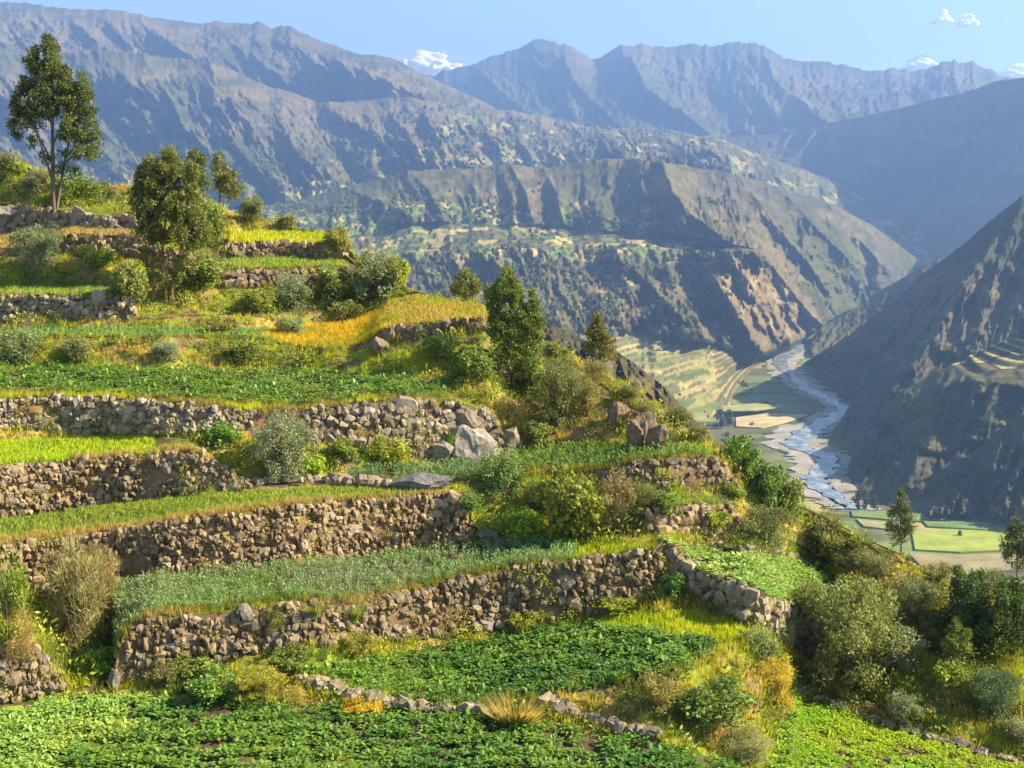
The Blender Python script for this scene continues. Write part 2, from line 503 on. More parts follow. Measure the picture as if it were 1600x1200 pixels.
tm_a = polymask([(880, 512), (1000, 514), (1110, 524), (1180, 550), (1200, 600), (1215, 640), (1150, 660), (1000, 665), (860, 640)], 14)
tm_b = polymask([(600, 345), (760, 340), (900, 352), (1080, 366), (1180, 384), (1185, 392), (1080, 394), (900, 388), (760, 392), (560, 402)], 8)
tm_c = polymask([(560, 404), (700, 400), (1000, 410), (1100, 500), (1060, 535), (900, 520), (740, 480)], 30)


def terr_mask(PX, PY):
    return np.clip(np.maximum(np.maximum(tm_a(PX, PY), tm_b(PX, PY)), tm_c(PX, PY) * sstep(0.42, 0.52, fbm(PX / 40, PY / 30, 97, 3)) * 0.9), 0, 1)


def col_centre(PX, PY, P, T):
    c = col_mountain(91, 130, 0.55, 0.52)(PX, PY, P, T)
    cliff = polymask([(1085, 400), (1180, 396), (1235, 440), (1300, 505), (1240, 545), (1195, 556), (1140, 500)], 22)(PX, PY)
    cl = mixc(np.array([0.20, 0.14, 0.062]), PALE, sstep(0.45, 0.7, fbm(PX / 14, PY / 30, 92, 4)))
    c = mixc(c, cl, cliff * 0.85)
    sl = slope_of(P)
    f = field_patches(P, 93, 32)
    stepc = mixc(FYEL * 1.35, FGREEN * .9, hsh(np.floor(P[..., 2] / 4.0 + .3), np.floor(P[..., 0] / 70 + 2 * fbm(PX / 60, PY / 60, 96, 2)), 98))
    f = mixc(f, stepc, tm_a(PX, PY))
    c = mixc(c, mixc(np.array([.12, .10, .05]), f, sstep(0.75, 0.93, sl)), np.clip(T * 1.2, 0, 1))
    w = sstep(300, 330, PY) * sstep(420, 395, PY) * sstep(1150, 950, PX) * sstep(0.36, 0.46, fbm(PX / 40, PY / 12, 95, 3))
    return mixc(c, f * 1.15, w * 0.9)


centre = loft('hills', [base, tter, bfront, bback, crest], 600, 200, 101,
              gullies=[(22, 60, 70, 3.0, 5), (22, 22, 46, 2.6, 5), (14, 9, 17, 2, 3), (0, 4, 5, 1, 2)],
              calm=lambda a, b: np.clip(tm_a(a, b) * .92 + tm_b(a, b) * .8, 0, .95),
              ridges=[([(1037, 254), (1052, 300), (1085, 340), (1150, 384), (1195, 400), (1225, 440), (1262, 485), (1300, 520)], 260, 36),
                      ([(1150, 272), (1190, 320), (1235, 380), (1290, 440)], 170, 26), ([(1215, 290), (1270, 350), (1340, 420)], 170, 24), ([(1290, 315), (1330, 360), (1385, 420)], 150, 22),
                      ([(640, 266), (672, 300), (690, 330)], 140, 18), ([(800, 260), (822, 300), (830, 340)], 150, 18), ([(850, 264), (870, 300), (880, 345)], 90, 14), ([(540, 292), (600, 318), (640, 335)], 150, 18),
                      ([(1090, 395), (1120, 440), (1160, 500), (1190, 548)], 110, 20), ([(960, 386), (1000, 430), (1050, 480), (1100, 530)], 90, 18), ([(1130, 394), (1170, 440), (1215, 500), (1240, 545)], 80, 14),
                      ([(760, 392), (800, 440), (850, 500)], 80, 18)],
              mat=M_MOUNT, colour=col_centre, back=(350, 220), crest_env=0.4, terr=(4.0, terr_mask), vz=6, jag=5, wig=26)

# --- low spur that closes the canyon behind the right mountain
crest = [(1252, 552, 2060), (1268, 530, 2080), (1282, 512, 2100), (1310, 498, 2120), (1345, 476, 2140), (1380, 452, 2150), (1402, 440, 2150), (1440, 416, 2140), (1500, 392, 2100), (1560, 370, 2050)]
loft('hills', [K(crest, [4, 20, 40, 60, 80, 90, 90, 90, 90, 90], [1990] + [1880] * 9), crest], 220, 70, 109, gullies=[(-35, 40, 30, 2.5, 4), (-25, 13, 12, 2, 3)], mat=M_MOUNT, colour=col_mountain(111, 90, .45, .5), back=(300, 200), crest_env=.4, vz=4, jag=4)

# --- right mountain above the river, three lobes
crest = [(1258, 566, 1800), (1290, 545, 1800), (1330, 522, 1800), (1385, 478, 1760), (1405, 468, 1730), (1440, 430, 1680), (1480, 402, 1630), (1520, 368, 1580), (1560, 336, 1540), (1600, 303, 1500), (1700, 290, 1450), (1900, 420, 1400)]
base = [(1258, 574), (1272, 590), (1300, 616), (1342, 634), (1338, 650), (1292, 690), (1330, 712), (1322, 745), (1345, 780), (1420, 800), (1640, 815), (1900, 830)]
base = [(a, b, float(floor_d(a, b)) + 3) for a, b in base]
mid = [((a[0] + b[0]) / 2, (a[1] + b[1]) / 2 + 10, (a[2] * .45 + b[2] * .55)) for a, b in zip(base, crest)]
loft('mountains', [base, mid, crest], 370, 150, 113, gullies=[(-30, 70, 45, 3.0, 4), (-25, 22, 22, 2.4, 4), (-10, 8, 6, 2, 3)],
     ridges=[([(1600, 305), (1540, 400), (1450, 500), (1380, 600)], 60, 26), ([(1480, 402), (1430, 480), (1380, 540)], 50, 18)],
     mat=M_MOUNT, colour=col_mountain(121, 90, 0.42, 0.55), back=(400, 260), crest_env=0.4, vz=6, jag=6)
crest = [(1340, 690, 1400), (1372, 646, 1210), (1410, 612, 1130), (1440, 594, 1130), (1480, 572, 1130), (1520, 552, 1130), (1550, 538, 1120), (1600, 525, 1100), (1720, 524, 1060), (1850, 560, 1000)]
base = K(crest, [12, 60, 95, 120, 150, 170, 190, 210, 230, 260], [1400, 1180, 1060] + [1010] * 7)


def col_lobe(PX, PY, P, T):
    c = col_mountain(131, 60, 0.5, 0.5)(PX, PY, P, T)
    return mixc(c, mixc(c * .8, field_patches(P, 133, 22) * 1.3, sstep(0.6, 0.85, slope_of(P))), np.clip(T * 1.3, 0, 1))


loft('hills', [base, K(crest, [4, 10, 18, 24, 30, 40, 52, 62, 70, 60], [1400, 1190, 1100, 1080, 1060] + [1035] * 5), crest], 250, 120, 127, gullies=[(-28, 60, 26, 2.6, 4), (-20, 18, 12, 2, 4)], mat=M_MOUNT, colour=col_lobe, back=(120, 90), crest_env=0.4,
     terr=(4.4, polymask([(1480, 566), (1540, 538), (1600, 520), (1760, 515), (1760, 590), (1600, 592), (1510, 588)], 6)), calm=polymask([(1470, 566), (1540, 530), (1600, 510), (1760, 505), (1760, 600), (1600, 604), (1500, 594)], 10), vz=2)
crest = [(1415, 800, 1010), (1450, 788, 960), (1480, 766, 955), (1510, 730, 960), (1530, 700, 960), (1560, 672, 960), (1600, 643, 955), (1720, 590, 940), (1850, 540, 920)]
base = [(a, b, float(floor_d(a, b)) + 2) for a, b in [(1415, 803), (1450, 806), (1480, 808), (1520, 812), (1550, 816), (1580, 820), (1620, 824), (1740, 830), (1860, 836)]]
loft('hills', [base, crest], 240, 120, 131, gullies=[(-14, 40, 26, 2.8, 4), (-12, 13, 11, 2.2, 4)], mat=M_MOUNT, colour=col_mountain(141, 50, 0.35, 0.4), back=(120, 120), crest_env=0.4, vz=3)

# --- bluff just behind the near terraces
crest = [(800, 492, 420), (850, 505, 420), (880, 514, 410), (920, 534, 400), (960, 546, 395), (1000, 574, 385), (1040, 606, 375), (1080, 650, 365), (1120, 690, 355), (1180, 740, 345)]
base = K(crest, 190, 300)


def col_bluff(PX, PY, P, T):
    c = col_mountain(151, 22, 0.5, 0.5)(PX, PY, P, T)
    return c


loft('hills', [base, crest], 240, 110, 137, gullies=[(20, 50, 16, 2.4, 4), (14, 16, 6, 2, 4)], mat=M_MOUNT, colour=col_bluff, back=(120, 130), crest_env=0.5, vz=1.5)

# ------------------------------------------------------------------ valley floor, river, valley fields
xs = np.linspace(-7000, 7000, 130); ys = np.concatenate([np.linspace(150, 2600, 130), np.linspace(2700, 9900, 40)])
xs = np.sign(xs) * (np.abs(xs) / 7000) ** 2.2 * 7000
X, Y = np.meshgrid(xs, ys)
Z = FLOOR_Z - 0.8 + (fbm(X / 60, Y / 60, 5, 3) - 0.5) * 1.0
P = np.stack([X, Y, Z], -1)
C = mixc(np.array([0.20, 0.16, 0.085]), np.array([0.10, 0.13, 0.04]), sstep(0.4, 0.6, fbm(X / 45, Y / 45, 6, 4)))
C = mixc(C, field_patches(P, 171, 45), np.full(X.shape, 0.7))
P_GROUND = P.copy()
link('ground', mesh_from('ground', P.reshape(-1, 3), grid_faces(len(ys), len(xs)), M_VALLEY, True, C.reshape(-1, 3)), kind='structure')

LB = np.array([(1246, 538), (1225, 548), (1195, 557), (1200, 568), (1212, 580), (1228, 598), (1252, 613), (1288, 628), (1296, 640), (1275, 652), (1240, 664), (1208, 680), (1206, 692), (1232, 704), (1256, 714), (1250, 730), (1244, 750), (1256, 768), (1292, 786), (1330, 800)], float)
RB = np.array([(1266, 538), (1262, 548), (1246, 562), (1242, 572), (1250, 582), (1264, 594), (1280, 608), (1306, 624), (1346, 640), (1340, 652), (1312, 668), (1278, 686), (1280, 696), (1300, 704), (1330, 716), (1324, 734), (1316, 752), (1326, 772), (1344, 788), (1372, 800)], float)
tt = np.linspace(0, len(LB) - 1, 160)


def strip(A, B, n=14, ext=0.0):
    a = np.stack([np.interp(tt, np.arange(len(A)), A[:, c]) for c in (0, 1)], -1)
    b = np.stack([np.interp(tt, np.arange(len(B)), B[:, c]) for c in (0, 1)], -1)
    ker = np.hanning(9); ker /= ker.sum()
    for q in (a, b):
        for c in (0, 1):
            q[:, c] = np.convolve(np.pad(q[:, c], 4, mode='edge'), ker, 'valid')
    s = np.linspace(-ext, 1 + ext, n)[None, :, None]
    q = a[:, None] * (1 - s) + b[:, None] * s
    a_, b_ = ray(q[..., 0], q[..., 1])
    d = (FLOOR_Z) / b_
    return np.stack([a_ * d, d, np.full(d.shape, FLOOR_Z)], -1), q


Pb, q = strip(LB, RB, 22, 0.12)
Pb[..., 2] -= 0.2
wb = (fbm(q[..., 0] / 5, q[..., 1] / 2.5, 13, 4) - 0.5) * 34
Pb[:, :2, 0] += wb[:, :2]; Pb[:, -2:, 0] += wb[:, -2:]
Cb = mixc(np.array([0.34, 0.31, 0.25]), np.array([0.18, 0.165, 0.11]), fbm(Pb[..., 0] / 12, Pb[..., 1] / 25, 8, 4))
Pb[..., 2] += (fbm(Pb[..., 0] / 9, Pb[..., 1] / 14, 9, 3) - 0.5) * 0.6
link('river_gravel', mesh_from('river_gravel', Pb.reshape(-1, 3), grid_faces(160, 22), M_VALLEY, True, Cb.reshape(-1, 3)), kind='structure')

mw, n, l, p = new_mat('river_water')
tc = n.new('ShaderNodeTexCoord'); mp = n.new('ShaderNodeMapping'); mp.inputs['Scale'].default_value = (0.10, 0.05, 0.1)
l.new(tc.outputs['Object'], mp.inputs['Vector'])
t1 = n.new('ShaderNodeTexNoise'); t1.inputs['Scale'].default_value = 1.2; t1.inputs['Detail'].default_value = 8; t1.inputs['Roughness'].default_value = 0.7
l.new(mp.outputs[0], t1.inputs['Vector'])
cr = n.new('ShaderNodeValToRGB'); cr.color_ramp.elements[0].position = 0.46; cr.color_ramp.elements[0].color = (0.12, 0.15, 0.16, 1)
cr.color_ramp.elements[1].position = 0.70; cr.color_ramp.elements[1].color = (0.42, 0.44, 0.44, 1)
l.new(t1.outputs['Fac'], cr.inputs[0]); l.new(cr.outputs[0], p.inputs['Base Color'])
p.inputs['Roughness'].default_value = 0.25; p.inputs['IOR'].default_value = 1.33
bm_ = n.new('ShaderNodeBump'); bm_.inputs['Strength'].default_value = 0.5; bm_.inputs['Distance'].default_value = 0.6
t2 = n.new('ShaderNodeTexNoise'); t2.inputs['Scale'].default_value = 0.5; t2.inputs['Detail'].default_value = 6
l.new(tc.outputs['Object'], t2.inputs['Vector']); l.new(t2.outputs['Fac'], bm_.inputs['Height']); l.new(bm_.outputs['Normal'], p.inputs['Normal'])
mid_c = (LB + RB) / 2; hw = (RB - LB) / 2
sh_ = np.sin(np.arange(len(LB)) * 1.9)[:, None] * .16
Pw, q = strip(mid_c + hw * (sh_ - .52), mid_c + hw * (sh_ + .52), 14, 0.0)
Pw[..., 2] += 0.35
# ragged banks
wob = (fbm(q[..., 0] / 7, q[..., 1] / 3, 12, 3) - 0.5) * 14
Pw[:, 0, 0] += wob[:, 0]; Pw[:, -1, 0] += wob[:, -1]
link('river', mesh_from('river', Pw.reshape(-1, 3), grid_faces(160, 14), mw, True), kind='structure')


def flat_poly(name, pts, z, c, label, cat, group, thick=0.9):
    a, b = ray(np.array([p_[0] for p_ in pts]), np.array([p_[1] for p_ in pts]))
    d = z / b
    top = np.stack([a * d, d, np.full(d.shape, z)], -1)
    ctr = top.mean(0); ctr[2] = z - thick
    n_ = len(pts)
    # inner grid for the colour to vary: fan with rings
    rings = [ctr + [0, 0, thick] + (top - top.mean(0)) * s for s in (0.02, 0.3, 0.6, 0.85, 1.0)] + [top - [0, 0, thick]]
    V = np.concatenate(rings) - ctr
    F_ = []
    for r in range(len(rings) - 1):
        for i in range(n_):
            j = (i + 1) % n_
            F_.append((r * n_ + i, r * n_ + j, (r + 1) * n_ + j, (r + 1) * n_ + i))
    cc = np.tile(np.array(c), (len(V), 1)) * (0.85 + 0.3 * rng.random((len(V), 1)))
    link(name, mesh_from(name, V, np.array(F_), M_VALLEY, False, cc), label=label, cat=cat, group=group, loc=ctr)


VF = [([(1425, 832), (1475, 826), (1540, 829), (1585, 836), (1590, 858), (1500, 862), (1430, 858)], (0.24, 0.28, 0.05), 'pale green valley field right of the tall dark tree'),
      ([(1420, 864), (1500, 867), (1590, 864), (1600, 888), (1500, 896), (1440, 884)], (0.23, 0.195, 0.095), 'brownish stubble field below the pale green valley field'),
      ([(1330, 797), (1400, 800), (1480, 806), (1478, 815), (1400, 812), (1332, 806)], (0.14, 0.19, 0.06), 'narrow green valley strip beside the river bend'),
      ([(1440, 811), (1510, 815), (1560, 822), (1540, 827), (1450, 822)], (0.12, 0.18, 0.06), 'dark green valley strip at the foot of the right cliff'),
      ([(1338, 810), (1400, 816), (1432, 823), (1425, 830), (1350, 822)], (0.24, 0.24, 0.09), 'yellowish valley strip just left of the tall dark tree'),
      ([(1150, 652), (1200, 645), (1262, 648), (1225, 660), (1190, 668), (1150, 666)], (0.40, 0.32, 0.16), 'tan dry field on the river terrace'),
      ([(1128, 634), (1180, 630), (1228, 634), (1180, 641), (1130, 642)], (0.26, 0.25, 0.10), 'olive field on the bluff left of the river')]
for pts, c, lb in VF:
    flat_poly('valley_field', pts, FLOOR_Z + (0.5 if pts[0][1] > 645 else 6), c, lb, 'field', 'fields on the valley floor')

# ------------------------------------------------------------------ the near terraced hillside
S_ = [(-150, 220), (0, 246), (30, 250), (50, 262), (80, 282), (100, 288), (150, 286), (200, 291), (260, 300), (320, 311), (370, 334), (420, 346), (470, 358), (510, 363), (530, 375), (560, 402), (600, 430), (640, 454), (700, 467), (760, 477), (780, 490),
      (800, 503), (850, 532), (900, 556), (950, 586), (1000, 612), (1050, 656), (1100, 686), (1150, 700), (1180, 722), (1200, 745), (1250, 790), (1300, 815), (1350, 842), (1400, 862), (1450, 890), (1500, 910), (1550, 932), (1600, 956), (1750, 1030)]
CV = [
    [(-150, 1290), (1750, 1290)],
    [(-150, 1130), (0, 1112), (100, 1092), (200, 1094), (330, 1104), (480, 1106), (560, 1110), (700, 1116), (800, 1130), (900, 1142), (1000, 1157), (1100, 1182), (1175, 1203), (1195, 1190), (1235, 1088), (1300, 1102), (1400, 1142), (1500, 1168), (1600, 1197), (1750, 1240)],
    [(-150, 1122), (0, 1104), (200, 1088), (330, 1085), (440, 1070), (470, 1058), (500, 1064), (560, 1082), (620, 1095), (700, 1107), (780, 1107), (850, 1088), (950, 1070), (1050, 1052), (1110, 1032), (1150, 1012), (1175, 996), (1235, 1040), (1300, 1085), (1400, 1130), (1600, 1190), (1750, 1235)],
    [(-150, 1118), (0, 1100), (200, 1084), (330, 1079), (440, 1062), (470, 1051), (560, 1036), (640, 1022), (750, 1006), (850, 986), (950, 968), (1000, 960), (1080, 957), (1140, 970), (1175, 993), (1235, 1038), (1300, 1083), (1400, 1128), (1600, 1188), (1750, 1233)],
    [(-150, 1115), (0, 1098), (100, 1080), (180, 1078), (200, 1066), (300, 1036), (400, 1016), (470, 1008), (560, 1006), (640, 1000), (700, 990), (800, 976), (900, 964), (1000, 940), (1020, 925), (1035, 886), (1060, 899), (1100, 931), (1150, 957), (1200, 987), (1260, 1022), (1300, 1070), (1400, 1120), (1600, 1186), (1750, 1231)],
    [(-150, 960), (0, 985), (60, 1010), (95, 1066), (110, 1078), (175, 1070), (190, 995), (230, 967), (330, 957), (450, 942), (560, 943), (640, 927), (700, 906), (800, 889), (900, 874), (1000, 859), (1022, 858), (1035, 844), (1060, 859), (1090, 886), (1150, 911), (1200, 931), (1250, 953), (1280, 976), (1300, 1040), (1330, 1080), (1400, 1119), (1600, 1185), (1750, 1230)],
    [(-150, 957), (0, 983), (60, 1008), (95, 1064), (110, 1077), (172, 1068), (182, 916), (200, 908), (300, 897), (400, 887), (500, 878), (600, 868), (700, 855), (760, 848), (850, 845), (950, 848), (1000, 851), (1022, 852), (1035, 842), (1065, 856), (1100, 857), (1150, 861), (1200, 868), (1250, 876), (1290, 886), (1310, 960), (1340, 1078), (1400, 1118), (1600, 1184), (1750, 1229)],
    [(-150, 930), (0, 935), (100, 925), (180, 912), (200, 906), (300, 895), (400, 885), (500, 876), (600, 866), (700, 853), (735, 842), (760, 840), (850, 842), (950, 840), (1000, 838), (1012, 836), (1050, 838), (1100, 838), (1140, 830), (1200, 832), (1260, 860), (1300, 880), (1340, 900), (1400, 910), (1600, 990), (1750, 1060)],
    [(-150, 860), (0, 850), (100, 838), (200, 826), (300, 809), (400, 796), (500, 784), (600, 776), (700, 771), (728, 776), (742, 838), (760, 838), (850, 840), (950, 838), (1000, 828), (1012, 796), (1050, 789), (1140, 787), (1150, 800), (1165, 827), (1200, 830), (1260, 858), (1300, 877), (1340, 897), (1400, 907), (1600, 987), (1750, 1055)],
    [(-150, 825), (0, 811), (100, 797), (200, 784), (300, 774), (400, 766), (500, 762), (600, 763), (640, 765), (728, 770), (744, 835), (850, 838), (950, 835), (1000, 822), (1015, 783), (1050, 775), (1130, 774), (1145, 790), (1165, 825), (1200, 828), (1260, 855), (1300, 875), (1340, 895), (1400, 905), (1600, 985), (1750, 1050)],
    [(-150, 823), (0, 809), (100, 796), (200, 782), (290, 771), (400, 763), (500, 759), (560, 753), (640, 756), (728, 756), (800, 746), (850, 743), (900, 746), (980, 760), (1015, 762), (1140, 760), (1165, 800), (1200, 815), (1260, 840), (1340, 880), (1400, 895), (1600, 980), (1750, 1045)],
    [(-150, 735), (0, 726), (100, 718), (200, 711), (260, 706), (300, 702), (350, 728), (395, 758), (500, 757), (560, 751), (640, 751), (728, 751), (800, 743), (850, 739), (900, 736), (960, 735), (985, 722), (1050, 718), (1110, 714), (1135, 722), (1150, 758), (1165, 798), (1200, 812), (1260, 838), (1340, 877), (1400, 892), (1600, 978), (1750, 1043)],
    [(-150, 700), (0, 690), (100, 685), (230, 682), (290, 685), (330, 712), (395, 753), (450, 752), (540, 746), (560, 736), (640, 732), (700, 729), (760, 722), (820, 707), (900, 698), (1000, 701), (1100, 707), (1120, 715), (1150, 755), (1165, 796), (1200, 810), (1260, 836), (1340, 874), (1400, 890), (1600, 976), (1750, 1041)],
    [(-150, 675), (0, 669), (100, 673), (200, 676), (300, 676), (390, 672), (470, 690), (560, 700), (640, 715), (700, 722), (770, 716), (800, 704), (850, 697), (900, 692), (1000, 697), (1100, 704), (1120, 712), (1150, 740), (1200, 790), (1260, 825), (1340, 865), (1400, 885), (1600, 974), (1750, 1039)],
    [(-150, 625), (0, 621), (100, 619), (200, 623), (300, 631), (390, 641), (470, 641), (550, 629), (650, 623), (720, 631), (772, 645), (790, 695), (850, 692), (900, 688), (1000, 694), (1100, 701), (1150, 737), (1200, 787), (1260, 822), (1340, 862), (1400, 883), (1600, 972), (1750, 1037)],
    [(-150, 568), (0, 572), (200, 575), (400, 580), (600, 590), (690, 603), (720, 625), (772, 642), (790, 692), (850, 689), (900, 686), (1000, 692), (1100, 699), (1150, 735), (1200, 785), (1260, 820), (1340, 860), (1400, 881), (1600, 970), (1750, 1035)],
    [(-150, 538), (0, 540), (70, 528), (200, 528), (400, 530), (480, 546), (560, 546), (590, 536), (680, 522), (760, 515), (800, 560), (850, 585), (900, 605), (1000, 650), (1050, 670), (1100, 692), (1200, 770), (1300, 830), (1400, 875), (1600, 966), (1750, 1033)],
    [(-150, 536), (0, 538), (70, 526), (200, 526), (400, 528), (480, 544), (540, 545), (570, 538), (600, 514), (680, 502), (758, 495), (775, 540), (800, 558), (850, 583), (900, 603), (1000, 648), (1100, 691), (1200, 768), (1300, 828), (1400, 873), (1600, 964), (1750, 1032)],
    [(-150, 515), (0, 517), (70, 515), (200, 514), (400, 515), (480, 508), (560, 503), (588, 488), (610, 468), (650, 461), (700, 466), (758, 478), (775, 535), (800, 556), (850, 581), (900, 601), (1000, 646), (1100, 690), (1200, 766), (1300, 826), (1400, 871), (1600, 963), (1750, 1031.5)],
    [(-150, 500), (0, 502), (100, 500), (200, 500), (230, 497), (400, 496), (500, 490), (580, 485), (610, 464), (650, 459), (700, 467), (758, 477.6), (780, 510), (850, 560), (1000, 630), (1100, 689), (1750, 1031.2)],
    [(-150, 462), (0, 461), (100, 461), (200, 463), (212, 490), (230, 494), (400, 493), (500, 487), (580, 482), (610, 462), (650, 458), (700, 467), (758, 477.5), (780, 508), (850, 558), (1000, 628), (1100, 688), (1750, 1031)],
    [(-150, 448), (0, 450), (100, 450), (200, 452), (212, 485), (230, 490), (400, 490), (500, 484), (580, 478), (610, 460), (650, 457), (700, 467), (758, 477.4), (780, 506), (850, 556), (1000, 626), (1100, 687.6), (1750, 1030.8)],
    [(-150, 405), (0, 405), (100, 398), (215, 398), (260, 430), (310, 447), (400, 449), (500, 444), (560, 428), (600, 434), (640, 455), (700, 467), (1000, 620), (1100, 687), (1750, 1030.6)],
    [(-150, 398), (0, 388), (95, 380), (105, 367), (215, 367), (240, 402), (300, 421), (400, 419), (500, 418), (530, 416), (560, 424), (600, 432), (640, 454.6), (1000, 618), (1100, 686.6), (1750, 1030.4)],
    [(-150, 365), (0, 365), (30, 361), (100, 357), (215, 361), (240, 397), (310, 408), (400, 404), (520, 405), (545, 412), (560, 419), (600, 431), (640, 454.4), (1000, 616), (1100, 686.4), (1750, 1030.3)],
    [(-150, 330), (0, 325), (30, 322), (100, 330), (215, 342), (240, 388), (330, 396), (356, 383), (400, 379), (510, 379), (535, 395), (560, 416), (600, 430.6), (640, 454.2), (1000, 614), (1750, 1030.2)],
    [(-150, 325), (0, 318), (100, 322), (215, 335), (240, 382), (330, 388), (365, 365), (400, 362.5), (505, 363), (520, 378), (560, 412), (600, 430.3), (640, 454.1), (1000, 613), (1750, 1030.1)],
    S_,
]
#        segment types above each curve: T tread, B bank, W wall
TYPES = ['T', 'B', 'T', 'B', 'W', 'T', 'B', 'W', 'T', 'B', 'W', 'T', 'B', 'W', 'T', 'B', 'W', 'T', 'B', 'W', 'T', 'B', 'W', 'T', 'W', 'T', 'B']
TS = [0.02, 0, 0.03, 0, 0, 0.03, 0, 0, 0.035, 0, 0, 0.04, 0, 0, 0.045, 0, 0, 0.06, 0, 0, 0.06, 0, 0, 0.08, 0, 0.09, 0]
BS = 0.55
NSUB = [24, 14, 16, 8, 12, 16, 14, 12, 10, 18, 12, 10, 16, 12, 12, 20, 6, 10, 14, 6, 6, 16, 6, 6, 8, 8, 22]
cpx = np.arange(-150, 1751, 3.0)
NC = len(cpx)
yS = np.interp(cpx, *zip(*S_))
YC = [np.interp(cpx, *zip(*c)) for c in CV]
nz = (fbm(cpx / 14, cpx * 0, 301, 3) - 0.5)
for k in range(1, len(YC)):
    if k < len(YC) - 1 and TYPES[k] != 'x':
        YC[k] = YC[k] + (fbm(cpx / 22, cpx * 0 + k, 300 + k, 3) - 0.5) * 5
    YC[k] = np.minimum(YC[k], YC[k - 1] - 0.15)
    if k < len(YC) - 1:
        YC[k] = np.maximum(YC[k], yS + 0.15 * (len(YC) - k))
YC = [np.minimum(y, 1400) for y in YC]
z0 = np.interp(cpx, [-150, 1050, 1250, 1750], [-15.0, -15.0, -16.6, -17.5])
_, b0 = ray(cpx, YC[0])
D0 = z0 / b0
DC = [D0]
Zc = [z0]


def smooth_px(a, sig):
    r = int(sig * 3 / 3.0) + 1
    x = np.arange(-r, r + 1) * 3.0
    k_ = np.exp(-0.5 * (x / sig) ** 2); k_ /= k_.sum()
    return np.convolve(np.pad(a, r, mode='edge'), k_, 'valid')


for k, ty in enumerate(TYPES):
    d, z = DC[-1], Zc[-1]
    _, b1 = ray(cpx, YC[k + 1])
    s = {'T': TS[k], 'B': BS, 'W': 5.0}[ty]
    if k == 6:
        s = np.interp(cpx, [-150, 0, 60, 110, 178, 200], [-.12, -.10, 0.0, .30, .30, BS])
    d1 = (s * d - z) / (s - b1)
    r = smooth_px(np.log(d1 / d), 14.0)
    d1 = d * np.exp(np.maximum(r, 1e-4))
    if k >= 6:
        d1 = np.maximum(smooth_px(d1, 48.0), d * 1.0002)
    DC.append(d1); Zc.append(b1 * d1)
curveP = [PT(cpx, YC[k], DC[k]) for k in range(len(YC))]
rowsP = []; segrow = []
for k in range(len(TYPES)):
    a, b = curveP[k], curveP[k + 1]
    r0 = sum(len(x) for x in rowsP)
    t = np.linspace(0, 1, NSUB[k], endpoint=False)[:, None, None]
    blk = a[None] * (1 - t) + b[None] * t
    if TYPES[k] == 'B':
        th = np.linalg.norm(b - a, axis=-1)[None]
        e = np.sin(np.pi * t[..., 0]) * np.minimum(th, 4) / 4
        nn = fbm(blk[..., 0] / 1.6, blk[..., 1] / 1.6 + blk[..., 2] / 1.3, 400 + k, 4) - 0.5
        n2 = fbm(blk[..., 0] / 6, blk[..., 1] / 6, 420 + k, 2) - 0.5
        blk[..., 2] += e * (nn * 1.3 + n2 * 1.6)
        blk[..., 1] -= e * nn * 0.8
    elif TYPES[k] == 'T':
        blk[..., 2] += (fbm(blk[..., 0] / 2.5, blk[..., 1] / 2.5, 430 + k, 3) - 0.5) * 0.22 * np.sin(np.pi * t[..., 0])
    elif TYPES[k] == 'W':
        nn = fbm(blk[..., 0] / 1.1, blk[..., 2] / 0.9, 440 + k, 4) - 0.5
        blk[..., 1] += np.sin(np.pi * t[..., 0]) * nn * 0.5
    rowsP.append(blk); segrow.append((r0, r0 + NSUB[k]))
rowsP.append(curveP[-1][None])
GP = np.concatenate(rowsP)                      # (rows, cols, 3)
GPX, GPY = project(GP)
# ground colours by what grows or lies there
SOIL = np.array([0.085, 0.06, 0.033]); GRASSG = np.array([0.19, 0.22, 0.025]); GOLD = np.array([0.34, 0.235, 0.065]); EARTH = np.array([0.22, 0.145, 0.08])
GC = np.zeros(GP.shape)
for k in range(len(TYPES)):
    r0, r1 = segrow[k]
    b = GP[r0:r1]
    n1 = fbm(b[..., 0] / 3, b[..., 1] / 3 + b[..., 2] / 3, 500 + k, 4)
    n2 = fbm(b[..., 0] / 0.9, b[..., 1] / 0.9 + b[..., 2], 520 + k, 3)
    if TYPES[k] == 'T':
        GC[r0:r1] = mixc(SOIL, GRASSG * 0.6, sstep(0.45, 0.6, n1))
    elif TYPES[k] == 'W':
        GC[r0:r1] = mixc(EARTH * 0.75, EARTH * 1.1, n2)
    else:
        c = mixc(GRASSG, GOLD, sstep(0.48, 0.62, n1)); c = mixc(c, EARTH, sstep(0.55, 0.68, n2))
        GC[r0:r1] = c
GC[-1] = GC[-2]
# behind the skyline: a shoulder that hugs the line of sight, then a steep fall to the valley
top = GP[-1]; tl = -(top[:, 2] / top[:, 1])
back_rows = []
d_prev = top[:, 1]; z_prev = top[:, 2]
for i, (dd, ds) in enumerate([(6, 0.02), (20, 0.03), (40, 0.035), (60, 0.05)]):
    dn = top[:, 1] + dd
    zn = z_prev - (np.maximum(tl, 0.05) + ds) * (dn - d_prev)
    R = np.stack([top[:, 0] * dn / top[:, 1], dn, zn], -1); back_rows.append(R); d_prev, z_prev = dn, zn
for dd, sl in [(110, 0.5), (200, 0.7), (420, 0.75)]:
    dn = top[:, 1] + dd
    zn = np.maximum(z_prev - sl * (dn - d_prev), FLOOR_Z - 4)
    R = np.stack([top[:, 0] * dn / top[:, 1], dn, zn], -1); back_rows.append(R); d_prev, z_prev = dn, zn
ALL = np.concatenate([GP, np.stack(back_rows)])
fr = GP[0].copy(); fr[:, 1] -= 20; fr[:, 2] -= 6
ALL = np.concatenate([fr[None], ALL])
